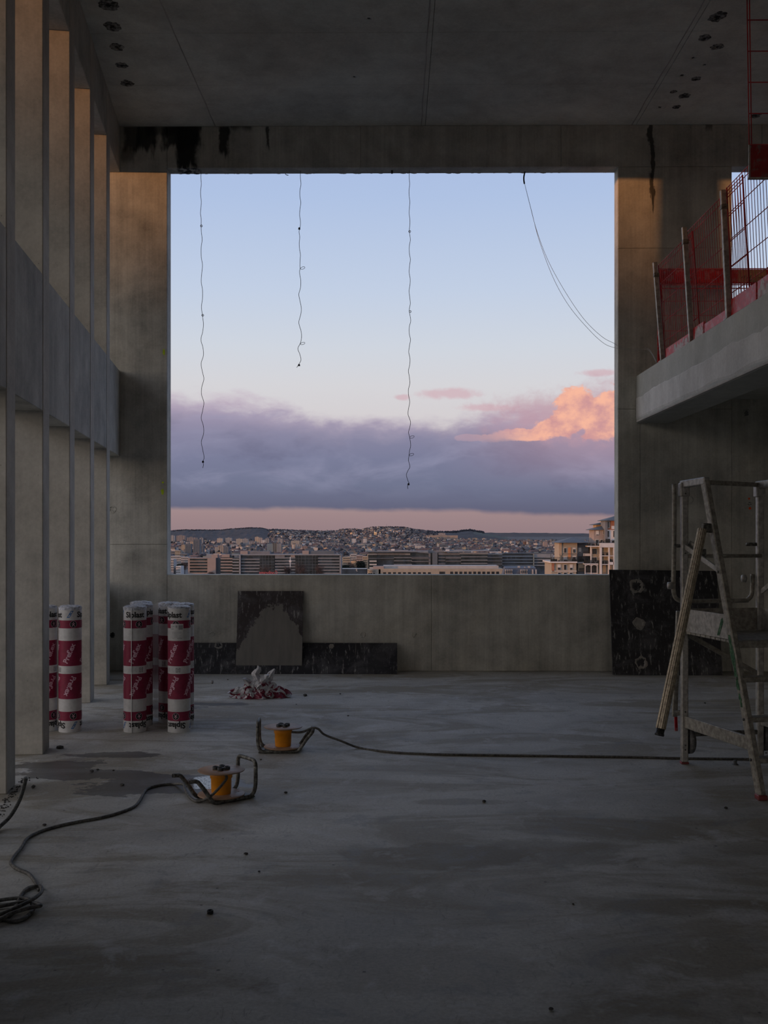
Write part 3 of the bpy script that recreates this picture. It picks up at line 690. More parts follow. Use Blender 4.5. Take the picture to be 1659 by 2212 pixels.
def occupy(x, y, r): OCC.setdefault((int(x // 60), int(y // 60)), []).append((x, y, r))
def is_free(x, y, r):
    i, j = int(x // 60), int(y // 60)
    for a in (i - 1, i, i + 1):
        for b_ in (j - 1, j, j + 1):
            for (ox, oy, o_r) in OCC.get((a, b_), ()):
                if (ox - x) ** 2 + (oy - y) ** 2 < (o_r + r) ** 2: return False
    return True
for (x0, x1, yt, yb, ma, ms, lab) in TW:
    Y = tower_Y(x0, x1, yt, yb, lab); xa_ = pt(x0, HY, Y).x; xb_ = pt(x1, HY, Y).x; n_ = max(1, int((xb_ - xa_) / 15))
    for k in range(n_ + 1): occupy(xa_ + (xb_ - xa_) * k / n_, Y + 6, 14)
# small houses: the nearest or largest as objects, the rest as one mass
HM = [m_concw, m_cream, m_greyw, m_rooft, m_slate, m_warmw, m_whitew, m_pinkw]
def house_mb(w_, d_, h_, wall, roof, pitched=True):
    mb = MB(); mb.box(-w_ / 2, w_ / 2, -d_ / 2, d_ / 2, 0, h_)
    o = len(mb.v)
    if pitched:
        r = h_ * .45
        mb.add([(-w_ / 2 - .3, -d_ / 2 - .3, h_), (w_ / 2 + .3, -d_ / 2 - .3, h_), (w_ / 2 + .3, d_ / 2 + .3, h_), (-w_ / 2 - .3, d_ / 2 + .3, h_), (-w_ / 2, 0, h_ + r), (w_ / 2, 0, h_ + r)],
               [(0, 1, 5, 4), (2, 3, 4, 5), (1, 2, 5), (3, 0, 4)], 1)
    else: mb.box(-w_ * .2, w_ * .2, -d_ * .2, d_ * .2, h_, h_ + 2.2, 1)
    return mb
protos = []
kinds = [(m_whitew, m_rooft, 'white walled small house', 1), (m_cream, m_rooft, 'cream walled small house', 1), (m_concw, m_slate, 'pale grey low block', 0), (m_greyw, m_slate, 'dark grey low block', 0), (m_pinkw, m_rooft, 'pinkish small house', 1), (m_warmw, m_slate, 'ochre walled low block', 0)]
for (a, b_, nm, pit) in kinds:
    me = house_mb(14, 10, 7, 0, 0, pit); o = me.build('town_house', [a, b_]); protos.append(o.data); bpy.data.objects.remove(o)
stuff = [MB() for _ in range(6)]; trees = MB(); nobj = 0
places = []
for i in range(3000):
    if i % 5 < 3: px = RND.uniform(372, 1290); Y = 1250 * (4300 / 1250) ** (RND.random() ** .8)
    else:
        px = RND.uniform(585, 940); Y = RND.uniform(4000, 6250)
        if px > 920 and Y > 5200: continue
    places.append((Y, px))
for i in range(500): places.append((RND.uniform(3300, 4600), RND.uniform(940, 1210)))
for i in range(1100): places.append((950 * (4300 / 950) ** RND.random(), RND.uniform(-700, 366) if i % 3 else RND.uniform(1300, 2300)))
places.sort()
for (Y, px) in places:
    z = hill_z(px, Y); p = pt(px, HY, Y); k = RND.choices(range(6), (4, 3, 4, 4, 2, 1))[0]
    s = RND.uniform(.5, 1.1)
    if not is_free(p.x, Y, 8 * s): continue
    occupy(p.x, Y, 8 * s); hz = s * RND.uniform(.7, 1.3) * (1.25 if k in (2, 3, 5) else .9)
    if 1130 < HY + (EYE - z - 8 * hz) * F / Y < 1236 and nobj < 290 and Y > 1400 and 368 < px < 1290:
        o = bpy.data.objects.new('town_house', protos[k]); C.objects.link(o); o.location = (p.x, Y, z - .5); o.rotation_euler = (0, 0, RND.uniform(-.8, .8)); o.scale = (s, s, hz)
        tag(o, kinds[k][2] + ' in the crowded town beyond the offices', 'house', kinds[k][2] + 's in the town'); nobj += 1
    else:
        a = RND.uniform(-.9, .9); M = Matrix.Translation((p.x, Y, z - .5)) @ Matrix.Rotation(a, 4, 'Z') @ Matrix.Diagonal((s, s, hz, 1))
        hb = house_mb(14, 10, 7, 0, 0, kinds[k][3]); stuff[k].add(hb.v, hb.f, 0, False, M); mm = hb.mi
        stuff[k].mi[-len(mm):] = mm
allh = MB(); mats = []
for k in range(6):
    o = len(allh.v); allh.v += stuff[k].v; allh.f += [tuple(i + o for i in f) for f in stuff[k].f]; allh.mi += [m_ + 2 * k for m_ in stuff[k].mi]; allh.sm += stuff[k].sm; mats += [kinds[k][0], kinds[k][1]]
tag(allh.build('distant_houses', mats), 'mass of tiny houses covering the hillside and far town', 'houses', kind='stuff')
for i in range(5600):
    if i >= 4200: px = RND.uniform(-700, 366) if i % 3 else RND.uniform(1300, 2300); Y = 800 * (4300 / 800) ** RND.random()
    elif i % 2: px = RND.uniform(365, 1300); Y = 1300 * (4400 / 1300) ** RND.random()
    else:
        px = RND.uniform(580, 960); Y = RND.uniform(4000, 6350)
    p = pt(px, HY, Y); tr = RND.uniform(3.5, 8)
    if is_free(p.x, Y, tr): occupy(p.x, Y, tr); blob(trees, (p.x, Y, hill_z(px, Y) - 1), tr, RND.uniform(6, 13))
tag(trees.build('distant_trees', m_town), 'dark bare trees scattered between the far houses', 'trees', kind='stuff')
for (px, py, r_) in [(809, 1150, .9), (812, 1150.5, 1.1), (821, 1150.3, .8), (785, 1159, .7), (939, 1163, 1.6), (829, 1163, .6), (659, 1158, .8), (1202, 1182, 1.3), (623, 1180, .7)]:  # self-lit boxes imitate sun reflections off distant windows
    Y = 4900 if py < 1170 else 2500
    p = pt(px, py, Y); mb = MB().box(p.x - 1.5 * r_, p.x + 1.5 * r_, Y, Y + 3, p.z - 1.6 * r_, p.z + 1.6 * r_); mb.box(p.x - .6, p.x + .6, Y + .2, Y + 2.8, hill_z(px, Y) - 1, p.z - 1.6 * r_)
    tag(mb.build('sun_glint_patch', m_glint), 'tiny glowing stand-in for sun reflected in a far town window', 'window', 'orange stand-ins for sun glints far away')

# far towers and slabs: (x0, x1, ytop, ybase, main material, extra vertical strip material, label)
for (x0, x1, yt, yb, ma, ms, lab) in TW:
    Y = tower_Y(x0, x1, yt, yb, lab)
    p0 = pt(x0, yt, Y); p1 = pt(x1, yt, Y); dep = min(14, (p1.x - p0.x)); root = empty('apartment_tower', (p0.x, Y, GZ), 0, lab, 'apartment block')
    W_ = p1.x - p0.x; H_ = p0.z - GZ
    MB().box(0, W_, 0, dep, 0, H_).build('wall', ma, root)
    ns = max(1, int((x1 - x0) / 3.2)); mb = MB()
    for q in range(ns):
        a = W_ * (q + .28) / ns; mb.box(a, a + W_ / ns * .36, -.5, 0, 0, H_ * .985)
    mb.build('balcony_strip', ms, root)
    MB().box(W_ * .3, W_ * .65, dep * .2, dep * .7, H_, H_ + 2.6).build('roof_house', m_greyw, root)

# ---- office blocks: glass body, proud spandrels as parts
def bx(mb, x0, x1, y0, y1, Y, dep, mi=0, ground=False):
    a = pt(x0, y0, Y); b_ = pt(x1, y1, Y); return mb.box(a.x, b_.x, Y, Y + dep, GZ if ground else b_.z, a.z, mi)
def part(root, name, mat, x0, x1, y0, y1, Y, dep=.5, ground=False):
    mb = MB(); bx(mb, x0, x1, y0, y1, Y, dep, 0, ground); return mb.build(name, mat, root)
def top(name, lab, cat='building', grp=None): return empty(name, (0, 0, 0), 0, lab, cat, grp)
YA = 937
A = top('office_building', 'long low office block with pink stone wing and blue glass bays at left')
part(A, 'stone_wing', m_pinkw, 406, 448, 1205, 1245, YA, 16, True)
for k in range(5): part(A, 'window_band', m_glass, 410, 447.5, 1206.8 + 6.45 * k, 1210.9 + 6.45 * k, YA - .25, .3)
part(A, 'blank_stair_tower', m_pinkw, 448, 466, 1205.3, 1245, YA - 1, 17, True)
part(A, 'side_recess', m_bluew, 466, 476.5, 1205.5, 1245, YA + 4, 12, True)
part(A, 'middle_glass', m_glass, 476.5, 516, 1204, 1245, YA + .4, 15, True)
for k in range(6):
    part(A, 'spandrel', m_pinkw, 476.5, 502, 1205.5 + 6.5 * k, 1208.2 + 6.5 * k, YA - .3, .9); part(A, 'spandrel', m_span, 502, 516, 1206.8 + 6.5 * k, 1209.5 + 6.5 * k, YA - 1.2, 1.8)
part(A, 'end_pier', m_span, 516.5, 519.8, 1198, 1245, YA - 2, 14, True)
part(A, 'fascia', m_span, 500, 519, 1198, 1200, YA - 1.5, 12)
part(A, 'plant_room', m_span, 446, 457, 1197, 1205.2, YA + 3, 9); part(A, 'plant_room', m_pinkw, 457, 470, 1197.5, 1205.2, YA + 2.5, 9)
part(A, 'plant_room', m_pinkw, 479, 496, 1197.5, 1204.8, YA + 2.5, 9); part(A, 'plant_room', m_bluew, 496, 503, 1197.5, 1204.8, YA + 4, 9)
part(A, 'plant_room', m_pinkw, 519, 535, 1190.5, 1197.5, YA + 3, 10); part(A, 'plant_room', m_greyw, 535, 583, 1190.8, 1197.5, YA + 4, 10)
part(A, 'plant_room', m_pinkw, 653, 667, 1189.5, 1197, YA + 3, 10); part(A, 'plant_room', m_bluew, 667, 722, 1190, 1197, YA + 4, 10)
part(A, 'glass_body', m_glass2, 519.8, 734, 1199.5, 1245, YA + .8, 16, True)
part(A, 'roof_fascia', m_span, 519.8, 736, 1197.2, 1199.6, YA - 1, 17)
for (a, b_, y0_, dy, mt) in [(519.8, 561, 1207.0, 6.6, m_span), (594, 616, 1204.4, 6.35, m_span), (616, 638, 1204.2, 6.35, m_span), (687, 733, 1204.8, 6.5, m_span)]:
    for k in range(6): part(A, 'spandrel', mt, a, b_, y0_ + dy * k, y0_ + 2.1 + dy * k, YA - (.3 if a < 600 else .5), 1.3)
part(A, 'dark_glass_bay', m_glass, 561, 593, 1200, 1245, YA - .4, 2, True); part(A, 'dark_glass_bay', m_glass, 638.5, 687, 1200, 1245, YA - .4, 2, True)
for x in (567, 573, 580, 587, 645, 651, 659, 667, 675, 681): part(A, 'mullion', m_bluew, x, x + .5, 1200, 1240, YA - .6, .3)
for k in range(1, 6):
    part(A, 'transom', m_bluew, 561, 593, 1200 + 6.5 * k, 1200.5 + 6.5 * k, YA - .6, .3); part(A, 'transom', m_bluew, 638.5, 687, 1200 + 6.5 * k, 1200.5 + 6.5 * k, YA - .6, .3)
part(A, 'grey_upper_bay', m_greyw, 594, 615, 1199.6, 1204, YA - .4, 1); part(A, 'grey_upper_bay', m_pinkw, 628, 637, 1199.8, 1203.6, YA - .5, 1)
part(A, 'end_pier', m_span, 733.5, 737, 1198, 1245, YA - 1, 17, True)
# offices B
YB = 900
B = top('office_building', 'wide curved office block of dark blue glass with thin pale floor edges, centre')
for (a, b_, mt, dy) in [(795, 814, m_glass, 0), (814, 851, m_glass2, 1.5), (851, 889, m_glass, 0), (889, 926, m_glass2, 2), (926, 947, m_glass, 3), (947, 963, m_glass2, 1), (963, 996, m_glass2, 1), (996, 1053, m_glass, 0), (1053, 1085, m_glass2, 2.5)]:
    part(B, 'glass_bay', mt, a, b_, 1194 if b_ < 1054 else 1197, 1245, YB + dy, 14, True)
part(B, 'upper_fascia', m_span, 795, 814, 1195.5, 1198.8, YB - .6, 1.5); part(B, 'upper_fascia', m_greyw, 814, 875, 1195.2, 1198.6, YB - .4, 2.5); part(B, 'upper_fascia', m_span, 875, 886, 1195.4, 1198.8, YB - .6, 2)
part(B, 'upper_fascia', m_greyw, 947, 993, 1195, 1198.5, YB - .4, 2.5); part(B, 'upper_fascia', m_span, 993, 1053, 1193.8, 1197.3, YB - .6, 2)
part(B, 'grey_core', m_bluew, 934, 945, 1194, 1245, YB - .6, 12, True); part(B, 'grey_core', m_greyw, 926, 930, 1194, 1245, YB + 1, 8, True)
for (a, b_, ys_, mt) in [(795, 851, (1205.5,), m_bluew), (798, 813.5, (1211, 1218.3, 1225.6), m_whitew), (851, 890, (1203.8, 1210.7, 1218.4), m_span), (889, 926, (1203.2, 1206, 1212.2, 1220), m_greyw), (963, 996, (1203, 1205, 1211.5), m_greyw),
                         (996, 1053, (1202, 1209.3, 1216.3), m_span), (1053, 1085, (1203.5, 1211, 1218), m_bluew), (947, 962, (1203.4, 1210, 1217.5), m_greyw)]:
    for yy in ys_: part(B, 'floor_edge', mt, a, b_, yy, yy + (2.4 if mt == m_whitew else 1.5), YB - .9, 3)
def roof_wing(x0, x1, ya, yb, th, Y, dep, mat, root):
    a = pt(x0, ya, Y); b_ = pt(x1, yb, Y); t_ = th * Y / F; mb = MB()
    mb.add([(a.x, Y, a.z - t_), (b_.x, Y, b_.z - t_), (b_.x, Y + dep, b_.z - t_), (a.x, Y + dep, a.z - t_), (a.x, Y, a.z), (b_.x, Y, b_.z), (b_.x, Y + dep, b_.z), (a.x, Y + dep, a.z)],
           [(0, 3, 2, 1), (4, 5, 6, 7), (0, 1, 5, 4), (1, 2, 6, 5), (2, 3, 7, 6), (3, 0, 4, 7)]); return mb.build('roof_wing', mat, root)
roof_wing(791, 902, 1191.2, 1191.8, 1.6, YB - 3, 20, m_slate, B); roof_wing(815, 925, 1189.6, 1190.3, 1.8, YB + 1, 16, m_span, B); roof_wing(960, 1057, 1190.6, 1188.6, 1.9, YB - 3, 20, m_span, B)
roof_wing(901, 926, 1192, 1194, 1.5, YB - 2, 12, m_span, B); part(B, 'roof_pavilion', m_whitew, 845, 852.5, 1186, 1190, YB + 5, 6); part(B, 'roof_pavilion', m_span, 853, 882, 1188, 1190, YB + 6, 6)
part(B, 'roof_pavilion', m_whitew, 963, 971, 1187, 1190.5, YB + 5, 6); part(B, 'roof_pavilion', m_span, 971, 1000, 1187.5, 1190.5, YB + 7, 6); part(B, 'terrace_parapet', m_whitew, 1058, 1083, 1192, 1193.4, YB, 8); part(B, 'penthouse', m_greyw, 925, 965, 1190, 1195, YB + 4, 8)
# offices C
YC = 920
Cc = top('office_building', 'office block with bold white bands ending beside the cream villa')
part(Cc, 'glass_body', m_glass2, 1085, 1189, 1197, 1245, YC + 1, 15, True)
part(Cc, 'attic', m_slate, 1088, 1196, 1194.6, 1197.2, YC, 12)
for k, yy in enumerate((1200.2, 1207.8, 1214.2, 1220.4)):
    part(Cc, 'white_band', m_span, 1085, 1152, yy, yy + (2.6 if k == 0 else 2.0), YC - .4, 2)
    part(Cc, 'white_band', m_span, 1152, 1189 if k else 1195, (yy - .2 if k else 1196.5), yy + (2.2 if k else 5.0) - .3, YC - .4, 2)
part(Cc, 'white_pier', m_cream, 1151.8, 1154.2, 1196.6, 1245, YC - 1, 3, True)
for x in (1095.5, 1103.7, 1114): part(Cc, 'mullion', m_span, x, x + .7, 1202.8, 1207.8, YC + .5, .4)
# long low hall D
YD = 700
Dd = top('low_hall', 'long low beige hall with a row of small square windows under the glass offices')
part(Dd, 'hall_wall', m_cream, 818, 1087, 1228.5, 1260, YD, 25, True)
part(Dd, 'set_back_roof', m_concw, 828, 1077, 1222, 1228.6, YD + 6, 18)
part(Dd, 'roof_box', m_pinkw, 806, 829, 1223.3, 1229.6, YD + 1, 9)
mb = MB(); a = pt(794, 1229.8, YD); b_ = pt(822, 1229.8, YD); n = 12; vs = []
for k in range(n + 1):
    q = pi * .5 * k / n; xx = b_.x - (b_.x - a.x) * .35 + 0; vs.append((a.x + (b_.x - a.x) * (k / n), YD - 2.2 * sin(pi * min(1, k / n * 1.2 + .15)), 0))
vv = [(x, y, GZ) for x, y, _ in vs] + [(x, y, a.z) for x, y, _ in vs] + [(b_.x, YD + 10, GZ), (a.x, YD + 10, GZ), (b_.x, YD + 10, a.z), (a.x, YD + 10, a.z)]
m1 = n + 1; fs = [(k, k + 1, m1 + k + 1, m1 + k) for k in range(n)] + [tuple([m1 + k for k in range(n + 1)] + [2 * m1 + 2, 2 * m1 + 3]), (n, 2 * m1, 2 * m1 + 2, m1 + n), (2 * m1 + 1, 0, m1, 2 * m1 + 3)]
mb.add(vv, fs); mb.build('rounded_corner', m_cream, Dd)
for x in (795.5, 800.5, 806.5): part(Dd, 'window', m_win, x, x + 3.2, 1237.5, 1243, YD - 2.7, .4)
xw = [827.5 + 10.75 * k for k in range(10)] + [949, 955] + [972.5 + 9.93 * k for k in range(11)]
for x in xw: part(Dd, 'window', m_win, x, x + 6.0, 1236 if x < 940 else 1234.8, 1243, YD - .2, .4)
v, f = text_geo('Thomson', 4.6 * YD / F, .03); p = pt(802, 1233.3, YD - 3.0); mb = MB(); mb.add([(p.x + a, YD - 3.0, p.z + b_) for a, b_, _ in v], f); mb.build('sign_lettering', m_black, Dd)
# mansard E
YE = 600
Em = top('mansard_building', 'blue slate mansard roofed building with white dormers, low at the sill')
mb = MB(); a = pt(1089, 1226.5, YE); b_ = pt(1160, 1226.5, YE)
mb.add([(a.x - 1, YE - 1, GZ + 16), (b_.x + 1, YE - 1, GZ + 16), (b_.x + 1, YE + 10, GZ + 16), (a.x - 1, YE + 10, GZ + 16), (a.x + .6, YE + 1, a.z), (b_.x - .6, YE + 1, a.z), (b_.x - .6, YE + 8, a.z + .6), (a.x + .6, YE + 8, a.z + .6)],
       [(4, 5, 6, 7), (0, 1, 5, 4), (1, 2, 6, 5), (2, 3, 7, 6), (3, 0, 4, 7)]); mb.build('mansard_roof', m_slateb, Em)
MB().box(a.x, b_.x, YE, YE + 9, GZ, GZ + 16).build('wall', m_cream, Em)
for x in (1093, 1097.3, 1101.5, 1105.8, 1126, 1130, 1134, 1138.5, 1151, 1158): part(Em, 'dormer', m_concw, x - 1.3, x + 1.3, 1230.3, 1240, YE - 1.2, 3)
for x in (1093, 1097.3, 1101.5, 1105.8, 1126, 1130, 1134, 1138.5): part(Em, 'dormer_window', m_win, x - .6, x + .6, 1232.5, 1238, YE - 1.4, .3)
for (x, yt_, w_) in ((1119, 1223, 4.5), (1133, 1224.5, 2), (1141, 1223.3, 4.5), (1122, 1228, 3)): part(Em, 'chimney', m_concw, x, x + w_, yt_, 1241, YE + 1, 2)
# villa-like flats F
YF = 363
Fv = top('apartment_villa', 'cream villa-like apartment house with a grey hipped roof and orange panel', 'apartment block')
part(Fv, 'upper_wall', m_cream, 1209, 1247, 1172, 1216, YF + 2, 12, False); part(Fv, 'side_wall', m_greyw, 1247, 1272, 1172.5, 1240, YF + 4.5, 10, True); part(Fv, 'corner_strip', m_warmw, 1207.5, 1213.5, 1172.5, 1200, YF + 1.7, .5)
part(Fv, 'lower_wall', m_cream, 1191, 1245, 1215, 1245, YF + .5, 16, True); part(Fv, 'cornice', m_whitew, 1188, 1247, 1213, 1216, YF - .6, 18); part(Fv, 'cornice', m_concw, 1247, 1266, 1214, 1217, YF + 3, 12)
part(Fv, 'string_course', m_whitew, 1191, 1246, 1233, 1234.5, YF + .2, .5); part(Fv, 'brown_side', m_brickw, 1192.5, 1197.5, 1217, 1234, YF + .2, .4)
def hip(root, x0, x1, yeave, ypeak, Y, dep, mat, xpk=None, name='hipped_roof'):
    a = pt(x0, yeave, Y); b_ = pt(x1, yeave, Y); cx = pt(xpk or (x0 + x1) / 2, ypeak, Y + dep / 2); mb = MB()
    zp = EYE + (HY - ypeak) / F * (Y + dep / 2)
    mb.add([(a.x, Y, a.z - .15), (b_.x, Y, a.z - .15), (b_.x, Y + dep, a.z - .15), (a.x, Y + dep, a.z - .15), (a.x, Y, a.z), (b_.x, Y, a.z), (b_.x, Y + dep, a.z), (a.x, Y + dep, a.z), (cx.x - .3, Y + dep / 2, zp), (cx.x + .3, Y + dep / 2, zp)],
           [(0, 3, 2, 1), (0, 1, 5, 4), (1, 2, 6, 5), (2, 3, 7, 6), (3, 0, 4, 7), (4, 5, 9, 8), (5, 6, 9), (6, 7, 8, 9), (7, 4, 8)]); mb.build(name, mat, root)
hip(Fv, 1206, 1274, 1172, 1160, YF, 17, m_slate, 1239)
def window(root, x0, x1, y0, y1, Y, blind=0):
    f_ = part(root, 'window', m_whitew, x0 - .8, x1 + .8, y0 - .9, y1 + .6, Y - .12, .15); part(f_, 'pane', m_win, x0, (x0 + x1) / 2 - .15, y0 + blind * (y1 - y0), y1, Y - .2, .1); part(f_, 'pane', m_win, (x0 + x1) / 2 + .15, x1, y0 + blind * (y1 - y0), y1, Y - .2, .1)
for a in ((1218.5, 1223.3, 1184, 1194, 0), (1238, 1242.8, 1184, 1194, .25), (1218, 1224.5, 1203, 1213, .6), (1237.5, 1243.5, 1202, 1213, .1)): window(Fv, a[0], a[1], a[2], a[3], YF + 2, a[4])
window(Fv, 1250.5, 1254.8, 1184, 1194, YF + 4.5, .8)
part(Fv, 'orange_panel', m_oran, 1227.6, 1233.2, 1182.8, 1208, YF + 1.85, .2)
for a in ((1205, 1210.5, 1220, 1231, .55), (1218.2, 1223.2, 1220, 1231, 0), (1231.5, 1236.5, 1220, 1231, .6)): window(Fv, a[0], a[1], a[2], a[3], YF + .5, a[4])
for a in ((1205.5, 1211, 1237, 1243, 0), (1218, 1224, 1237, 1243, 0), (1230.5, 1236.5, 1237, 1243, 0)): window(Fv, a[0], a[1], a[2], a[3], YF + .5, a[4])
def railing(root, x0, x1, y0, y1, Y, gap=1.0, plants=0):
    mb = MB(); a = pt(x0, y0, Y); b_ = pt(x1, y1, Y)
    mb.box(a.x, b_.x, Y, Y + .08, a.z - .08, a.z); mb.box(a.x, b_.x, Y, Y + .06, b_.z + .05, b_.z + .1)
    n = int((x1 - x0) / gap)
    for k in range(n + 1):
        x = a.x + (b_.x - a.x) * k / n; mb.box(x - .02, x + .03, Y, Y + .05, b_.z, a.z)
    mb.build('railing', m_rail, root)
    if plants:
        mb = MB()
        for k in range(plants):
            x = RND.uniform(a.x, b_.x); h_ = RND.uniform(.4, 1.2); blob(mb, (x, Y + .7, b_.z), RND.uniform(.25, .5), h_)
        mb.build('terrace_plants', m_ever, root, kind='stuff')
railing(Fv, 1189.5, 1246, 1203.5, 1213, YF - .3, .9, 14); railing(Fv, 1246, 1264, 1201, 1213.5, YF + 3, .9, 8)
mb = MB(); 
for x in (1189.5, 1214, 1246.5, 1262.5): bx(mb, x, x + .8, 1196.5, 1213, YF - .2, .15)
bx(mb, 1214, 1246, 1196, 1196.9, YF - .2, .15); mb.build('pergola_frame', m_rail, Fv)
railing(Fv, 1260.5, 1274, 1190, 1195.5, YF + 3, .8)
part(Fv, 'small_terrace', m_whitew, 1260, 1275, 1195.5, 1201, YF + 3.2, 6)
for a in ((1250, 1258, 1202, 1213), (1262, 1271, 1202, 1213)): part(Fv, 'dark_door', m_win, a[0], a[1], a[2], a[3], YF + 4.3, .2)  # dark door panels in the window material
part(Fv, 'entrance_recess', m_warmw, 1249, 1262, 1217, 1234, YF + 3.6, .3); railing(Fv, 1251, 1262, 1227, 1233, YF + 3.2, .7)
# stepped white block G
Gg = top('apartment_block', 'stepped white and brick apartment block with balconies at the right jamb', 'apartment block')
part(Gg, 'cream_wing', m_cream, 1276, 1297, 1180.5, 1245, YF + 3, 10, True); part(Gg, 'terrace_slab', m_whitew, 1269, 1297, 1179, 1181.3, YF, 6)
part(Gg, 'white_pier', m_whitew, 1275.5, 1277.6, 1181, 1216, YF + .5, .6); 
window(Gg, 1279, 1288.5, 1185, 1197, YF + 3); window(Gg, 1293, 1296, 1185, 1197, YF + 3); window(Gg, 1279, 1288.5, 1204, 1213, YF + 3); window(Gg, 1293, 1296, 1204, 1213, YF + 3)
railing(Gg, 1270, 1296, 1172.5, 1179, YF + .3, .8, 9); railing(Gg, 1264, 1296, 1210, 1217, YF - .2, .8, 14)
part(Gg, 'pergola_beam', m_whitew, 1262, 1292, 1217.3, 1219.3, YF - .6, 3)
for x in (1263.5, 1276.5, 1289.5): part(Gg, 'pergola_post', m_whitew, x, x + 1.4, 1219, 1245, YF - .5, .4)
for x in (1264.5, 1277.6):
    mb = MB(); pp = [pt(x + 12.4 * q, 1222.5 - 2.6 * sin(pi * q), YF - .4) for q in [k / 8 for k in range(9)]]; mb.tube(pp, .13, 5); mb.build('pergola_arch', m_whitew, Gg)
part(Gg, 'pergola_painted_shade', m_win, 1265, 1289.5, 1221, 1238, YF + 2.4, .3); part(Gg, 'pergola_base', m_whitew, 1265, 1289, 1237.5, 1239, YF - .3, .3)  # dark sheet stands in for the shade under the pergola
part(Gg, 'pink_storeys', m_pinkw, 1283, 1309, 1144, 1180, YF + 5, 9); window(Gg, 1288, 1293, 1147, 1156, YF + 5, .85); window(Gg, 1303, 1306.5, 1147, 1154, YF + 5); window(Gg, 1287, 1292.5, 1166, 1178, YF + 5); window(Gg, 1297, 1301, 1166, 1178, YF + 5)
hip(Gg, 1278, 1312, 1144, 1134.5, YF + 4, 11, m_slate, 1306); part(Gg, 'gutter', m_whitew, 1279, 1310, 1143.6, 1145, YF + 4.2, .4)
part(Gg, 'rear_storey', m_warmw, 1288, 1309, 1133, 1142, YF + 12, 6); hip(Gg, 1283, 1312, 1133, 1127.5, YF + 10, 9, m_slate, 1304); part(Gg, 'chimney', m_warmw, 1298.5, 1306.5, 1125, 1130, YF + 14, 2)
part(Gg, 'grey_pier', m_greyw, 1307.5, 1312.5, 1124, 1173, YF + 2, 8); part(Gg, 'brick_storey', m_brickw, 1312, 1345, 1124.5, 1144.5, YF + 2.5, 9); part(Gg, 'white_storey', m_whitew, 1312, 1345, 1145, 1173, YF + 2.6, 9)
window(Gg, 1312.6 - .2, 1316, 1127, 1140, YF + 2.4); window(Gg, 1312.6, 1316, 1147, 1160, YF + 2.5); window(Gg, 1325, 1328.5, 1147, 1160, YF + 2.5); part(Gg, 'white_sheet', m_whitew, 1321, 1332, 1136, 1143, YF + 2, .2)
hip(Gg, 1305, 1350, 1124, 1114.5, YF + 1, 12, m_slate, 1330); railing(Gg, 1297, 1330, 1167, 1172.8, YF - .2, .9, 8)
part(Gg, 'potted_screen', m_win, 1308.5, 1318, 1164, 1172.5, YF + .5, .8)
part(Gg, 'frame_cap', m_whitew, 1296, 1345, 1173, 1182.5, YF - 1, 5)
for (a, b_) in ((1296, 1300.2), (1314.5, 1317.2), (1325, 1328.5), (1334, 1345)): part(Gg, 'frame_pier', m_whitew, a, b_, 1182, 1245, YF - 1, 1.2, True)
for yy in (1200, 1218.5): part(Gg, 'balcony_slab', m_whitew, 1300, 1325, yy, yy + 1.6, YF - .9, 4)
part(Gg, 'balcony_slab', m_whitew, 1317, 1326, 1214, 1220, YF - 1, 4); part(Gg, 'loggia_back', m_cream, 1300, 1345, 1182, 1245, YF + 3, .4)
railing(Gg, 1300.5, 1314.3, 1193, 1200, YF - .7, .8, 4); railing(Gg, 1300.5, 1314.3, 1211.5, 1218.3, YF - .7, .8, 4); railing(Gg, 1317.4, 1325, 1208, 1214, YF - .7, .8, 3)
# dark conifer behind the villa roof, bare trees in front of the offices
def tree(px, ytop, w_, Y, mat, lab, seed, trunk=True, grp=None):
    r = random.Random(seed); p = pt(px, ytop, Y); W = w_ * Y / F / 2; root = empty('tree', (p.x, Y, GZ), 0, lab, 'tree', grp); H = p.z - GZ
    mb = MB(); mb.tube([(0, 0, 0), (.1, 0, H * .5), (0, 0, H * .85)], [.35, .22, .08], 6)
    tips = []
    for k in range(26):
        a = r.uniform(0, 2 * pi); z0 = H * r.uniform(.35, .75); l = W * r.uniform(.6, 1.0); q = Vector((cos(a) * l, sin(a) * l, z0 + l * r.uniform(.5, 1.2)))
        if q.z > H: q.z = H * r.uniform(.9, 1)
        mb.tube([(0, 0, z0), q * .5 + Vector((0, 0, z0 * .5 - .2)), q], [.14, .08, .03], 4); tips.append(q)
    mb.build('trunk', mat, root)
    tw = MB()
    for q in tips + [t_ * .75 + Vector((0, 0, H * .2)) for t_ in tips]:
        for _ in range(60 if mat != m_ever else 70):
            d = Vector((r.gauss(0, 1), r.gauss(0, 1), r.gauss(0, 1))) * W * .26; b0 = q + d; b0.z = min(b0.z, H); e = b0 + Vector((r.gauss(0, 1), r.gauss(0, 1), r.gauss(.3, 1))) * .5
            s = Vector((r.gauss(0, 1), r.gauss(0, 1), r.gauss(0, 1))).normalized() * (.07 if mat != m_ever else .3); tw.add([b0 - s, b0 + s, e], [(0, 1, 2)])
    tw.build('twigs' if mat != m_ever else 'foliage', mat, root, kind='stuff')
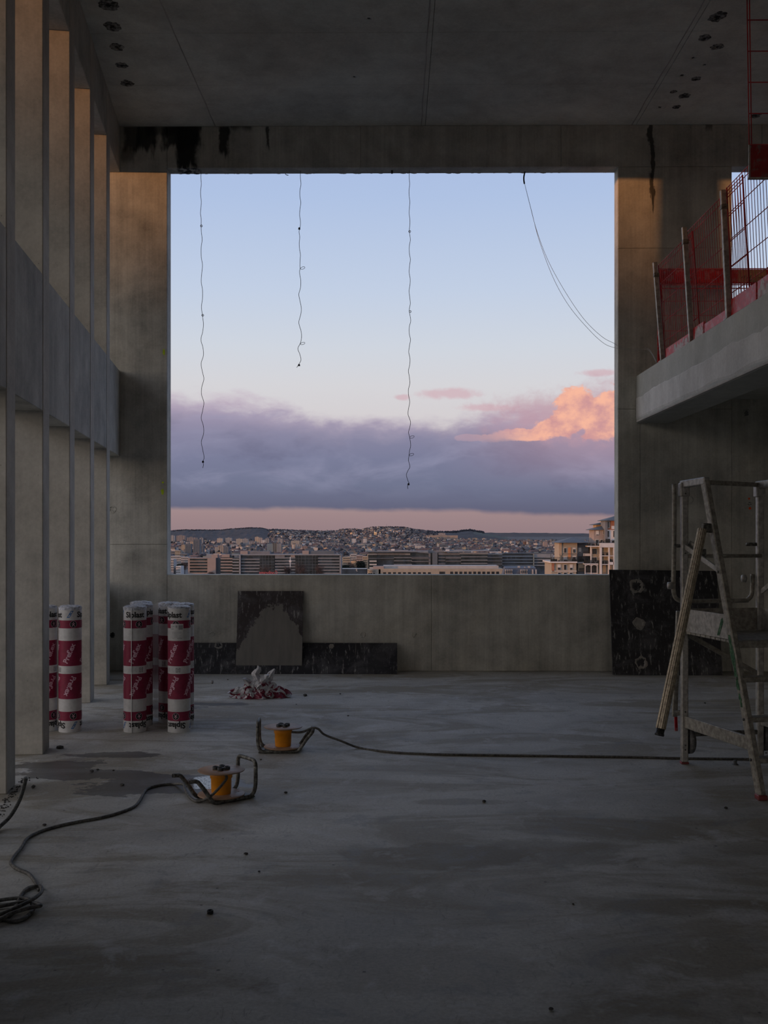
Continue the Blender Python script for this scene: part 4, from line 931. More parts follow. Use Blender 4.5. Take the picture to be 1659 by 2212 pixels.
for i, (px, yt_, w_, Y, mt, lab) in enumerate([(648, 1213, 24, 800, m_bare, 'bare brown tree before the second dark glass bay'), (690, 1218, 20, 800, m_bare, 'bare brown tree right of the mast near the office end'), (571, 1220, 26, 800, m_bare, 'bare brown tree over the red roof sign'),
        (622, 1219, 14, 810, m_bare, 'small bare tree left behind the white mast'), (456, 1232, 11, 820, m_bare, 'low bare bush before the pink stone wing'), (399, 1216, 18, 1050, m_bare, 'bare tree at the left end of the office'), (388, 1219, 14, 1040, m_ever, 'dark evergreen at the far left below the sill jamb'),
        (760, 1216, 16, 1000, m_bare, 'bare tree between the two big offices, left one'), (780, 1213, 18, 1000, m_ever, 'dark tree between the two big offices, right one'), (745, 1222, 14, 990, m_ever, 'low dark tree just right of the end pier'),
        (1273, 1163, 16, 372, m_ever, 'dark conifer top showing behind the villa roof'), (1262, 1166, 10, 380, m_ever, 'smaller dark conifer behind the villa roof')]):
    tree(px, yt_, w_, Y, mt, lab, 40 + i)
# mast
p = pt(627, 1203, 850); mb = MB(); mb.tube([(p.x, 850, GZ), (p.x, 850, p.z)], [.4, .28], 8)
mr = mb.build('floodlight_mast', m_mast); tag(mr, 'white floodlight mast before the office glass', 'mast'); mb = MB(); mb.box(p.x - .9, p.x + .9, 849.6, 850.2, p.z - 4.2, p.z - 2.6); mb.build('lamp_head', m_mast, mr)
# roof sign seen from behind (letters mirrored)
YS = 780; p = pt(579.5, 1237.3, YS); root = empty('roof_sign', (p.x, YS, p.z), 0, 'red roof sign lettering seen from behind, just above the sill', 'sign')
v, f = text_geo('Conforama', 10.5 * YS / F, .04); xm = max(abs(a) for a, _, _ in v); s_ = 20.0 * YS / F / xm
mb = MB(); mb.add([(-a * s_, 0, b_ * 1.0) for a, b_, _ in v], f); mb.build('sign_lettering', m_redsign, root)
mb = MB(); mb.box(-xm * s_, xm * s_, -.1, .3, -3, -1.55); mb.box(-6, 6, .2, 9, GZ - p.z, -3); mb.build('sign_base', m_slate, root)
Hh = top('retail_shed', 'dark blue shed with a small white emblem between the two offices'); part(Hh, 'shed_wall', m_glass2, 738, 792, 1229, 1245, 860, 20, True)
for (x, y) in ((768.5, 1228.5), (769.8, 1230), (768.8, 1231.5), (770.4, 1233)): part(Hh, 'emblem', m_whitew, x, x + 1.6, y, y + 1.1, 859.5, .3)
for (x0, x1, y0, Y, mt, lab) in [(741, 757, 1203, 1150, m_cream, 'cream flats just right of the long office, left one'), (757, 770, 1197, 1300, m_concw, 'pale flats behind the gap between offices'), (770, 784, 1200, 1250, m_pinkw, 'pink flats in the gap between offices'), (784, 795, 1202, 1100, m_warmw, 'ochre flats touching the curved office'),
        (369, 391, 1201, 1300, m_concw, 'pale institutional block behind the trees at far left'), (391, 407, 1203, 1250, m_concw, 'pale block left of the pink stone wing'), (380, 391, 1223, 1000, m_whitew, 'small white block among the bare trees'), (366, 375, 1208, 1000, m_concw, 'striped block at the left jamb near the sill'), (378, 390, 1189, 1500, m_cream, 'cream block above the far left flats'), (367, 385, 1190, 1550, m_greyw, 'grey block at the left jamb'), (388, 404, 1196, 1450, m_greyw, 'grey mossy roofed block at far left')]:
    r_ = top('town_block', lab, 'apartment block'); part(r_, 'wall', mt, x0, x1, y0, 1245, Y, 14, True)
    for yy in [y0 + 2.2 + 5.0 * k for k in range(5)]:
        for xx in [x0 + 1.0 + 3.1 * k for k in range(int((x1 - x0 - 2) / 3.1) + 1)]: part(r_, 'window', m_win, xx, xx + 1.5, yy, yy + 1.9, Y - .3, .4)
# added unseen slab behind the camera's left, sized to shade the sun's lower beam
bd = SUN_DIR * 210; bd2 = Vector((-SUN_DIR.y, SUN_DIR.x, 0)); TOPZ = 5.1 + 205 * math.tan(SUN_EL)
r_ = empty('added_sun_blocker', (bd.x, bd.y, GZ), atan2(bd2.y, bd2.x), 'long unseen slab added on the sunset side to shade the low sun', 'apartment block')
MB().box(-220, 220, -8, 8, 0, TOPZ - GZ).build('wall', m_greyw, r_)
mb = MB()
for k in range(60):
    for j in range(12): mb.box(-216 + k * 7.2, -213 + k * 7.2, -8.2, 8.2, 3 + j * 3.3, 4.6 + j * 3.3)
mb.build('window_rows', m_win, r_, kind='stuff')
g2 = MB(); g2.box(-9000, 9000, -6000, 59.9, GZ - 2, GZ - .05); struct(g2.build('ground', m_ground), 'streets and yards below the building')
# ================================================================== THINGS IN THE ROOM
# ---- rolls of roofing membrane
def wrap(v, phi, z, r):         # flat lettering laid round a cylinder; phi = 0 faces -Y
    return [(r * sin(phi + a / r), -r * cos(phi + a / r), z + b_) for a, b_, *_ in v]
RR = .09; RW = RR + .0012
T_si = text_geo('Siplast', .062, .0022); T_pr = text_geo('Preflex', .058, .0016)
def rot2(v, deg, s=1.0): a = radians(deg); return [(s * (x * cos(a) - y * sin(a)), s * (x * sin(a) + y * cos(a))) for x, y, *_ in v]
def sub_strip(mb, pts_a, pts_b, mi):      # ribbon between two outlines
    n = len(pts_a); mb.add(pts_a + pts_b, [(k, k + 1, n + k + 1, n + k) for k in range(n - 1)], mi)
def print_geo():
    items = []
    def start(nm): items.append((nm, MB())); return items[-1][1]
    def T(mb, g, phi, z, deg, mi, r=RW): mb.add(wrap(rot2(g[0], deg), phi, z, r), g[1], mi)
    def quad(mb, pts, phi, z, mi, r=RW):
        o = wrap(pts, phi, z, r); mb.add(o, [tuple(range(len(o)))], mi)
    def disc(mb, rad, phi, z, mi, r): quad(mb, [(rad * cos(a), rad * sin(a)) for a in [2 * pi * k / 20 for k in range(20)]], phi, z, mi, r)
    for k in range(2):
        ph = k * pi
        T(start('word_top'), T_si, ph, .935, 0, 0); T(start('word_bottom'), T_si, ph + .35, .058, 180, 0)
        for (zz, off) in ((.94, 1.62), (.055, 1.97)):
            mb = start('stripe_logo')
            for dz, dx in ((.015, .009), (-.013, -.007)): quad(mb, [(-.018 + dx, -.013 + dz), (.004 + dx, -.013 + dz), (.022 + dx, .013 + dz), (0 + dx, .013 + dz)], ph + off, zz, 3)
    for k in range(4):
        ph = k * pi / 2 + .35
        for (zz, fl) in ((.861, 1), (.130, -1)):
            mb = start('round_symbol')
            disc(mb, .0285, ph, zz, 1, RW + .0003); disc(mb, .0262, ph, zz, 0, RW + .0008)
            r_ = RW + .0014
            for (ax, ay, bx_, by) in ((-.010, -.017, .002, .004), (.010, -.017, -.002, .004), (-.013, .005, 0, .003), (.013, .005, 0, .003), (0, -.002, 0, .006)):
                d = Vector((bx_ - ax, by - ay)); n_ = Vector((-d.y, d.x)).normalized() * .0022
                quad(mb, [(ax - n_.x, fl * (ay - n_.y)), (ax + n_.x, fl * (ay + n_.y)), (bx_ + n_.x, fl * (by + n_.y)), (bx_ - n_.x, fl * (by - n_.y))], ph, zz, 1, r_)
            quad(mb, [(.0042 * cos(a), fl * .0135 + .0042 * sin(a)) for a in [2 * pi * q / 8 for q in range(8)]], ph, zz, 1, r_)
        T(start('slanted_word'), T_pr, k * pi / 2, .628, 67, 2); T(start('slanted_word'), T_pr, k * pi / 2 + .05, .37, -113, 2)
    for k in range(2):
        ph = k * pi + .55; mb = start('this_way_up_mark')
        for (a, b_, c, d) in ((-.017, .017, .017, .0145), (-.017, .017, -.0145, -.017), (-.017, -.0148, -.017, .017), (.0148, .017, -.017, .017)): quad(mb, [(a, d), (b_, d), (b_, c), (a, c)], ph, .498, 0)
        for dx in (-.006, .006):
            quad(mb, [(dx - .0012, -.010), (dx + .0012, -.010), (dx + .0012, .006), (dx - .0012, .006)], ph, .498, 0); quad(mb, [(dx - .004, .004), (dx + .004, .004), (dx, .011)], ph, .498, 0)
        quad(mb, [(-.012, -.0125), (.012, -.0125), (.012, -.0112), (-.012, -.0112)], ph, .498, 0); mb = start('small_print')
        for q in range(5): quad(mb, [(-.085, .012 - q * .006), (-.085 + .05 * RND.uniform(.6, 1), .012 - q * .006), (-.04, .014 - q * .006), (-.085, .014 - q * .006)], ph, .498, 4)
    return items
PR = print_geo(); PRD = []
def membrane_roll(x, y, rz, lab, tilt=(0, 0), sticker=False, seed=0, seam=None):
    root = empty('membrane_roll', (x, y, 0), rz, lab, 'roll of roofing membrane', 'upright rolls of roofing membrane')
    root.rotation_euler = (tilt[0], tilt[1], rz) if False else (0, 0, rz)
    z = [.0, .093, .166, .266, .467, .529, .730, .829, .892, .988]; prof = [(RR - .003, 0)]; mis = []
    prof = [(RR, zz) for zz in z]; mis = [0, 1, 0, 1, 0, 1, 0, 1, 0]
    MB().lathe(prof, 32, mis=mis).build('wrapper', [m_white, m_magenta], root)
    MB().lathe([(RR - .004, .988), (RR - .002, .998)], 28).build('roll_end', m_gap, root)
    mb = MB(); n = 28; vs = [(0, 0, 1.004)]; fs = []
    for j, (rr, h) in enumerate(((.02, 1.006), (.045, 1.008), (.065, 1.005), (.082, 1.001), (.0925, .994), (.0915, .986 - (.012 if seed % 2 else 0)))):
        for k in range(n):
            a = 2 * pi * k / n; q = mnoise.noise(Vector((cos(a) * 3 + seed, sin(a) * 3, j * .7))); d = .0 if j > 4 else 1
            w_ = rr * (1 + .05 * q * d); vs.append((w_ * cos(a), w_ * sin(a), h + .006 * q * d + .004 * mnoise.noise(Vector((k * 1.7, j, seed)))))
    for k in range(n): fs.append((0, 1 + k, 1 + (k + 1) % n))
    for j in range(5):
        for k in range(n): fs.append((1 + j * n + k, 1 + (j + 1) * n + k, 1 + (j + 1) * n + (k + 1) % n, 1 + j * n + (k + 1) % n))
    mb.add(vs, fs, 0, False); mb.build('crumpled_cap', m_film, root)
    if not PRD:
        for nm, mb in PR: o = mb.build(nm, [m_black, m_palepr, m_palepr, m_blue, m_greypr], root, kind='stuff' if nm == 'small_print' else None); PRD.append(o)
    else:
        for o in PRD: c_ = o.copy(); C.objects.link(c_); c_.parent = root
    if seam is not None:
        mb = MB(); N = 24; A = []; B_ = []
        for k in range(N + 1):
            zz = .002 + .985 * k / N; wv = .004 * mnoise.noise(Vector((k * .35, seed, 0))); a = seam + wv * 3
            A.append(((RR + .0005) * sin(a), -(RR + .0005) * cos(a), zz)); B_.append(((RR + .007) * sin(a + .07), -(RR + .007) * cos(a + .07), zz))
        sub_strip(mb, A, B_, 0); mb.build('wrapper_seam', m_white, root)
    if sticker:
        mb = MB(); rs = RW + .0022
        def q_(x0, x1, z0, z1, mi, r=rs): n_ = 8; a = [(x0 + (x1 - x0) * k / n_, z0) for k in range(n_ + 1)]; b2 = [(x0 + (x1 - x0) * k / n_, z1) for k in range(n_ + 1)]; sub_strip(mb, wrap(a, .0 - rz, 0, r), wrap(b2, -rz, 0, r), mi)
        q_(-.055, .052, .70 + .04, .865, 0)
        for (a, b_, c, d) in ((-.048, -.020, .845, .848), (-.048, -.028, .832, .834), (-.010, .006, .846, .850), (-.010, .004, .838, .841), (-.048, -.024, .822, .824), (-.04, -.02, .750, .752), (.0, .04, .750, .752)): q_(a, b_, c, d, 1, rs + .0006)
        q_(.014, .048, .820, .855, 2, rs + .0006)
        for k in range(8): q_(-.045, .0 + .04 * RND.random(), .80 - k * .006, .8015 - k * .006, 2, rs + .0006)
        mb.build('paper_label', [m_white, m_black, m_greypr], root)
    return root
def px_x(px, Y): return pt(px, HY, Y).x
membrane_roll(px_x(291.5, 8.53), 8.53, .25, 'front left roll of the right cluster, film seam down its left side', seed=1, seam=-.35)
membrane_roll(px_x(387, 8.53), 8.53, -.45, 'front right roll of the right cluster with a white paper label', sticker=True, seed=2)
membrane_roll(px_x(306, 8.80), 8.80, 1.1, 'roll half hidden directly behind the front left roll', seed=3)
membrane_roll(px_x(304.5, 9.04), 9.04, 2.0, 'rearmost roll at the left of the right cluster', seed=4)
membrane_roll(px_x(366, 8.95), 8.95, -.9, 'brighter roll standing behind and left of the labelled roll', seed=5)
membrane_roll(px_x(395.5, 8.84), 8.84, .9, 'roll peeping out right behind the labelled roll', seed=6)
membrane_roll(px_x(151.5, 8.53), 8.53, -1.35, 'separate roll in front of the third column, upright film crease on its face', seed=7, seam=-.45)
membrane_roll(px_x(98, 8.55), 8.55, .75, 'leftmost roll, half hidden by the near column', seed=8)
# sheet of pale translucent film hanging between the two rear rolls
m_sheet, t_, b_ = mat_new('translucent_film'); MATS['sheet'] = m_sheet
P_ = t_.n('ShaderNodeTexCoord').outputs['Object']; sx, sy, sz = t_.sep(P_)
bandm = t_.m('ADD', t_.m('MULTIPLY', t_.sstep(sz, .262, .268), t_.sstep(sz, .470, .465)), t_.m('MULTIPLY', t_.sstep(sz, .527, .532), t_.sstep(sz, .732, .727)))
bandm = t_.m('ADD', bandm, t_.m('MULTIPLY', t_.sstep(sz, .827, .831), t_.sstep(sz, .895, .890)))
t_.put(b_.inputs['Base Color'], t_.mix(bandm, (.5, .5, .52), (.30, .12, .18))); b_.inputs['Roughness'].default_value = .45; b_.inputs['Alpha'].default_value = .62
xa_, ya_ = px_x(330, 9.02), 9.02; xb_, yb_ = px_x(353, 8.98), 8.98
mb = MB(); vs = []; fs = []; nx, nz = 10, 20
for j in range(nz + 1):
    for i in range(nx + 1):
        u = i / nx; z_ = .02 + .97 * j / nz; vs.append((xa_ + (xb_ - xa_) * u, ya_ + (yb_ - ya_) * u + .015 * mnoise.noise(Vector((u * 4, z_ * 2, 1))), z_ + .02 * mnoise.noise(Vector((u * 3, 8, j * .1))) * (j > nz - 2)))
for j in range(nz):
    for i in range(nx): a = j * (nx + 1) + i; fs.append((a, a + 1, a + nx + 2, a + nx + 1))
mb.add(vs, fs, 0, True); o = mb.build('plastic_sheet', m_sheet); tag(o, 'translucent printed plastic sheet stretched between two rear rolls', 'plastic sheet')

# ---- crumpled wrapper heap
def heap():
    m, t, b = mat_new('crumpled_printed_wrap'); P = t.n('ShaderNodeTexCoord').outputs['UV']
    n = t.noise(P, 2.6, 3, .5, .8); n2 = t.noise(P, 26, 2, .5)
    vd, vc = t.vor(P, 9)
    hz_ = t.sep(t.n('ShaderNodeTexCoord').outputs['Object'])[2]; c = t.mix(t.m('MULTIPLY', t.sstep(n, .515, .525), t.sstep(hz_, .17, .13)), (.60, .60, .60), L(125, 20, 50)); blk = t.m('MULTIPLY', t.sstep(n2, .64, .66), t.sstep(t.sep(vc)[0], .62, .64))
    c = t.mix(blk, c, (.02, .02, .03)); c = t.mix(t.m('MULTIPLY', t.sstep(n2, .36, .34), t.sstep(t.sep(vc)[1], .82, .84)), c, L(30, 90, 170))
    t.put(b.inputs['Base Color'], c); b.inputs['Roughness'].default_value = .4
    Y = 3680 / (1511 - HY) + .13; cx = px_x(560, Y); root = empty('crumpled_wrapper', (cx, Y, 0), 0, 'crumpled heap of white and magenta printed plastic wrap on the floor', 'plastic wrap')
    def sheet(name, outline, amp, seed, peak):
        # a folded sheet: polar grid, radius follows the outline, height from sharp ridged noise and named peaks
        R_, N_ = 18, 64; vs = []; fs = []; uv = []
        for j in range(R_ + 1):
            q = j / R_
            for k in range(N_):
                a = 2 * pi * k / N_; r = outline(a); x = r * q * cos(a); y = r * q * sin(a) * .42
                rid = 0
                for o_, s_ in ((1, 1), (2.2, .4)):
                    nv = mnoise.noise(Vector((x * 7 * o_ + seed, y * 14 * o_, seed * .3 + q))); rid += (1 - abs(nv) * 2.2) * s_
                h = amp * max(0, rid) * (1 - q ** 3) + .012 * (1 - q)
                for (px_, py_, pw, ph, lx) in peak:
                    d = sqrt(((x - px_) / pw) ** 2 + ((y - py_) / (pw * .6)) ** 2); s_ = max(0, 1 - d); h += ph * s_ ** 1.3; x += lx * s_ ** 1.3
                x += .055 * mnoise.noise(Vector((x * 11 + seed, y * 11, 5))) * (q > .05); y += .05 * mnoise.noise(Vector((x * 12, y * 9 + seed, 9))) * (q > .05); j_ = .010 * mnoise.noise(Vector((x * 30, y * 30, h * 30))); vs.append((x + j_, y + j_, max(.002, h) if q < .98 else .003)); uv.append((x * 2.2 + h * 1.5 + seed, y * 5 + h * 2))
        for j in range(R_):
            for k in range(N_): fs.append((j * N_ + k, j * N_ + (k + 1) % N_, (j + 1) * N_ + (k + 1) % N_, (j + 1) * N_ + k))
        mb = MB(); mb.add(vs, fs); o = mb.build(name, m, root); ul = o.data.uv_layers.new(name='uv')
        for lp in o.data.loops: ul.data[lp.index].uv = uv[lp.vertex_index]
    sheet('wrap_sheet', lambda a: .30 + .03 * sin(3 * a + 1) - (.05 if sin(a) > .3 else 0), .075, 2.0, [(-.03, 0, .10, .05, .005), (.085, .01, .10, .05, .03), (-.12, 0, .09, .03, -.03), (.0, 0, .22, .05, 0)])
    sheet('wrap_sheet', lambda a: .16 + .04 * sin(2 * a + 2), .06, 7.0, [(-.05, 0, .10, .05, -.01), (.05, -.02, .07, .05, .05)])
    def leaf(p0, p1, w, curl, seed, mi=0):     # one stiff fold of film: a creased strip from root to tip
        p0 = Vector(p0); p1 = Vector(p1); d = p1 - p0; sd_ = d.cross(Vector((0, 1, 0))).normalized(); nn = sd_.cross(d).normalized(); vs = []; fs = []; uv = []; N_ = 14; M_ = 8
        for j in range(N_ + 1):
            q = j / N_; ww = w * (sin(pi * min(1, q * .75 + .22)) ** .8) * (1 + .25 * mnoise.noise(Vector((q * 5, seed, 1)))); c = p0 + d * q + nn * curl * sin(q * pi) + sd_ * .03 * mnoise.noise(Vector((q * 4, seed, 5)))
            for i in range(M_ + 1):
                u = i / M_ * 2 - 1; v = c + sd_ * u * ww + nn * (abs(u) * w * .6 + .014 * mnoise.noise(Vector((u * 3.5, q * 7, seed)))); v.z = max(v.z, .003); vs.append(tuple(v)); uv.append((u * w * 4 + seed, q * 1.2))
        for j in range(N_):
            for i in range(M_): a = j * (M_ + 1) + i; fs.append((a, a + 1, a + M_ + 2, a + M_ + 1))
        mb = MB(); mb.add(vs, fs); o = mb.build('wrap_fold', m, root); ul = o.data.uv_layers.new(name='uv')
        for lp in o.data.loops: ul.data[lp.index].uv = uv[lp.vertex_index]
    leaf((-.05, -.02, .10), (-.015, .0, .305), .045, .02, 3); leaf((.02, -.05, .10), (.150, -.01, .275), .045, .03, 11); leaf((-.02, -.07, .09), (.10, -.05, .22), .05, -.02, 17)
    leaf((.0, -.08, .06), (-.15, -.07, .19), .05, .02, 23); leaf((-.08, -.08, .05), (-.30, -.06, .05), .05, .03, 29); leaf((.08, -.08, .07), (.32, -.04, .025), .06, .03, 31); leaf((.02, -.11, .10), (.12, -.13, .02), .05, .02, 37)
    leaf((-.10, -.10, .12), (-.06, -.14, .01), .04, .02, 41); leaf((.10, -.06, .13), (.20, -.08, .04), .05, .02, 43)
heap()

# ---- plywood sheets leaning on the sill wall
def leaning(px0, px1, yt, yb, Yfoot, Ytop, mat, name, lab, rings, thick=.018, shear=0.0, legs=None):
    x0 = px_x(px0, Yfoot); x1 = px_x(px1, Yfoot); H = (EYE - (yt - HY) * Ytop / F); ang = math.atan2(Ytop - Yfoot, H); Ls = sqrt(H * H + (Ytop - Yfoot) ** 2)
    mb = MB().bbox(x0 - (x0 + x1) / 2, x1 - (x0 + x1) / 2, 0, thick, 0, Ls, .002); o = mb.build(name, mat); o.location = ((x0 + x1) / 2, Yfoot, .002); o.rotation_euler = (-ang, shear, 0)
    tag(o, lab, 'plywood sheet', 'film-faced plywood sheets leaning on the walls')
    for i, (px, py, r) in enumerate(rings):
        q = (Yfoot + Ytop) / 2; p = pt(px, py, q)
        ring_patch((p.x - (x0 + x1) / 2, -.0008, p.z / cos(ang)), (0, -1, 0), r * .62, r, m_ring, mat if i % 2 == 0 else m_ring, o, 'cement_patch', i * 4.4 + px, thick=.002)
    return o
leaning(385, 858, 1389, 1455, 11.93, 12.15, m_ply2, 'plywood_board', 'long low black plywood board lying on edge against the sill wall', [(469, 1396, .045), (549, 1401, .05), (630, 1401, .05), (715, 1398, .03)])
leaning(508.5, 652, 1277, 1455, 11.97, 12.17, m_ply3, 'plywood_board', 'small brownish plywood square with a cement arch, behind the long board', [])
leaning(1323.5, 1561, 1232, 1455, 11.86, 12.12, m_ply1, 'plywood_board', 'large black plywood sheet leaning below the right jamb', [(1377, 1268, .08), (1379, 1348, .065), (1380, 1430, .07)], shear=.012)

# ---- cable reels
def reel(cx, cy, rz, lab, loops=True, seed=0):
    root = empty('cable_reel', (cx, cy, 0), rz, lab, 'cable reel', 'yellow cable reels on the floor')
    MB().lathe([(.005, .026), (.138, .026), (.141, .030), (.138, .034), (.05, .036)], 40).build('lower_flange', m_flange, root)
    for k in range(5): a = k * 1.257 + .4 - rz; ring_patch((.105 * cos(a), .105 * sin(a), .0345), (0, 0, 1), .004, .013, m_flange, m_gap, root, 'flange_hole', k, n=12, thick=.0006)
    MB().lathe([(.057, .036), (.060, .07), (.061, .125), (.066, .13), (.068, .168), (.06, .170)], 36).build('drum', m_yellow, root)
    MB().lathe([(.03, .170), (.138, .171), (.141, .174), (.138, .177), (.03, .178)], 40).build('upper_flange', m_flange, root)
    for k in range(4):
        a = k * pi / 2 + .5 + seed; M = Matrix.Translation((.034 * cos(a), .034 * sin(a), .178)); so = MB().lathe([(.019, 0), (.019, .016), (.014, .018), (.013, .006), (.001, .005)], 16, M=M).build('socket', m_socket, root)
    MB().lathe([(.012, .178), (.011, .190), (.001, .191)], 12).build('hub_cap', m_greypr, root)
    r = .0125
    for s in (-1, 1):
        y = s * .10
        pts = [(.215, y, .150), (.17, y, .095), (.125, y, .030), (.10, y, .0135), (.06, y, .0128), (-.10, y, .0128), (-.145, y, .016), (-.168, y, .04), (-.178, y, .09), (-.178, y, .19)]
        MB().tube(smooth_path(pts, 5), r, 10).build('frame_tube', m_steel, root)
    MB().tube(smooth_path([(-.178, -.10, .19), (-.178, -.09, .212), (-.178, -.06, .222), (-.178, .06, .222), (-.178, .09, .212), (-.178, .10, .19)], 4), r, 10).build('handle', m_steel, root)
    if loops: MB().tube([(.215, -.10, .150), (.219, -.06, .156), (.219, .06, .156), (.215, .10, .150)], r, 10).build('cross_tube', m_steel, root)
    else:
        for s in (-1, 1):
            MB().tube(smooth_path([(.215, s * .10, .150), (.235, s * .10, .158), (.27, s * .10, .160)], 4), r, 10).build('frame_tube_end', m_steel, root)
            MB().tube([(.2695, s * .10, .160), (.2706, s * .10, .160)], r * .85, 10).build('tube_mouth', m_gap, root)
    MB().box(-.172, -.13, -.102, .102, .004, .0125).build('foot_plate', m_steel, root)
    return root
ra = pt(611.5, 1611.5, 7.77); reel(ra.x, 7.77, .06, 'yellow cable reel farther back, cable running off to the right')
rb = pt(478, 1714, 6.36); reel(rb.x, 6.36, pi + .70, 'nearer yellow cable reel beside the wet patch, handle to the right', False, .4)
def fp(px, py, z=.008): return ptz(px, py, z)
cab = [(ra.x + .066, 7.74, .140), (ra.x + .14, 7.73, .142), (ra.x + .215, 7.74, .170), (ra.x + .26, 7.74, .163), tuple(pt(701, 1587, 7.80)), tuple(pt(735, 1600, 7.79))] + [tuple(fp(x, y)) for x, y in [(775, 1615), (830, 1623), (880, 1627), (950, 1629.5), (1050, 1631), (1200, 1633), (1350, 1635), (1450, 1637.5), (1540, 1639), (1659, 1640), (1750, 1641)]]
o = MB().tube(smooth_path(cab, 8), .0085, 8).build('extension_cable', m_cable); tag(o, 'long cable from the back reel across the floor to the ladder', 'cable')
hx = lambda a, b_, z=.008: tuple(ptz(a, b_, z))
cab = [(rb.x + .035, 6.36 - .058, .158), (rb.x + .045, 6.25, .14), (rb.x - .02, 6.20, .07), hx(440, 1728, .02), hx(424, 1731, .008), hx(410, 1722, .01), hx(400, 1705, .02), hx(396, 1694, .03)] 
cab += [hx(*q) for q in [(375, 1693.5), (345, 1696), (322, 1702), (312, 1710), (303, 1727), (290, 1742), (262, 1754), (220, 1766), (165, 1776), (120, 1786), (85, 1797), (58, 1812), (45, 1832), (28, 1853), (24, 1866), (40, 1878), (62, 1888), (76, 1905), (84, 1922), (88, 1916), (62, 1918), (45, 1935), (32, 1962)]]
o = MB().tube(smooth_path(cab, 8), .0085, 8).build('extension_cable', m_cable); tag(o, 'cable snaking from the near reel to the left edge of the floor', 'cable')
coil = [hx(-60, 1960, .009), hx(-20, 1948, .009), hx(40, 1940, .02), hx(64, 1944, .024), hx(40, 1950, .018), hx(-10, 1960, .009), hx(-60, 1972), hx(-50, 1985), hx(0, 1975, .018), hx(40, 1958, .026), hx(75, 1940, .028), hx(90, 1925, .028), hx(84, 1914, .03), hx(60, 1922, .028), hx(46, 1935, .02), hx(33, 1962, .009),
        hx(20, 1978, .009), hx(-10, 1990, .009), hx(-10, 1993, .016), hx(20, 1975, .026), hx(60, 1962, .030), hx(88, 1956, .026), hx(70, 1951, .02), hx(72, 1964, .01), hx(55, 1982, .009), hx(30, 1990, .009), hx(5, 1985, .009)]
o = MB().tube(smooth_path(coil, 8), .0085, 8).build('coiled_cable', m_cable); tag(o, 'loose tangled loops of cable at the left edge of the floor', 'cable')
p0 = ptz(0, 1785, .02); hp = [(p0.x + .02, p0.y - .35, .014), (p0.x - .0, p0.y - .14, .014), (p0.x, p0.y, .02), tuple(pt(22, 1763, p0.y + .04)), tuple(pt(40, 1733, p0.y + .06)), tuple(pt(50, 1705, p0.y + .07)), tuple(pt(56, 1680, p0.y + .07))]
pp = smooth_path(hp, 30); o = MB().tube(pp, [.0105 + (.0012 if (i // 2) % 2 else 0) for i in range(len(pp))], 10).build('corrugated_conduit', m_hose); tag(o, 'stub of grey corrugated conduit sticking up by the near left column', 'conduit')

# ---- platform ladder
LD = Vector((.19, -.982, 0)).normalized(); LW = Vector((.982, .19, 0)).normalized(); LO = Vector((2.005, 7.36, 0))
lad = empty('platform_ladder', (0, 0, 0), 0, 'weathered aluminium platform ladder with guard rails at the right edge', 'ladder')
def lp(w_, d, z): return LO + LW * w_ + LD * d + Vector((0, 0, z))      # across, towards the camera, up
WD = .566; ST = lambda z: 1.0 - (1.0 - .30) * z / 1.94
for s, w_ in enumerate((0, WD)):
    MB().bar(lp(w_, 0, .012), lp(w_, 0, 1.90), .045, .05, (0, 1, 0), b=.006).build('rear_leg', m_alu, lad)
    MB().bbox(-.026, .026, -.028, .028, 0, .014, .003, M=Matrix.Translation(lp(w_, 0, 0))).build('foot', m_redplast, lad)
    MB().bar(lp(w_, ST(0), .02), lp(w_, .30, 1.93), .04, .062, LD, b=.006).build('front_stile', m_alu if s else m_alu2, lad)
    MB().bbox(-.028, .028, -.035, .035, 0, .03, .004, M=Matrix.Translation(lp(w_, ST(0), 0))).build('foot', m_redplast, lad)
    MB().bar(lp(w_, -.03, 1.925), lp(w_, .325, 1.935), .045, .05, b=.006).build('hand_rail', m_alu, lad)
    MB().bbox(-.032, .032, -.035, .035, -.06, .035, .006, M=Matrix.Translation(lp(w_, -.005, 1.90))).build('corner_bracket', m_alu, lad)
    MB().bar(lp(w_, 0, .29), lp(w_, ST(.3), .31), .02, .082, b=.003).build('side_brace', m_alu2, lad)
    MB().bar(lp(w_, 0, 1.50 if s == 0 else 1.17), lp(w_, ST(1.34), 1.34 if s == 0 else 1.42), .012, .035, b=.002).build('fold_brace', m_alu, lad)
    o = MB().bbox(-.004, .004, 0, .66 if s == 0 else .66, .915, 1.075, .002)
    MB().bar(lp(w_, 0, .99), lp(w_, ST(.97), .995), .006, .155, b=.001).build('toe_board', m_alu, lad)
    MB().tube([lp(w_ + .03, -.02, .155), lp(w_ + .055, -.02, .155)], .092, 22).build('wheel', m_brake, lad)
    MB().bar(lp(w_ + .02, -.02, .155), lp(w_ + .02, -.02, .34), .012, .05, b=.002).build('wheel_bracket', m_alu2, lad)
for z in (.219, .451, .684): MB().bar(lp(0, ST(z), z), lp(WD, ST(z), z), .075, .032, b=.004).build('tread', m_alu2, lad)
pf = MB()
for k in range(9): a = .03 + .62 * k / 9; pf.bar(lp(.0, a + .03, .905), lp(WD, a + .03, .905), .062, .018, b=.003)
pf.build('platform', m_alu2, lad)
MB().bar(lp(0, ST(.9) - .01, .89), lp(WD, ST(.9) - .01, .89), .03, .045, b=.004).build('platform_edge', m_alu2, lad)
MB().bar(lp(0, -.0, .99), lp(WD, 0, .99), .006, .155, b=.001).build('toe_board', m_alu2, lad)
MB().bar(lp(0, -.01, .905), lp(WD, -.01, .60), .012, .032, b=.002).build('rear_brace', m_alu2, lad)
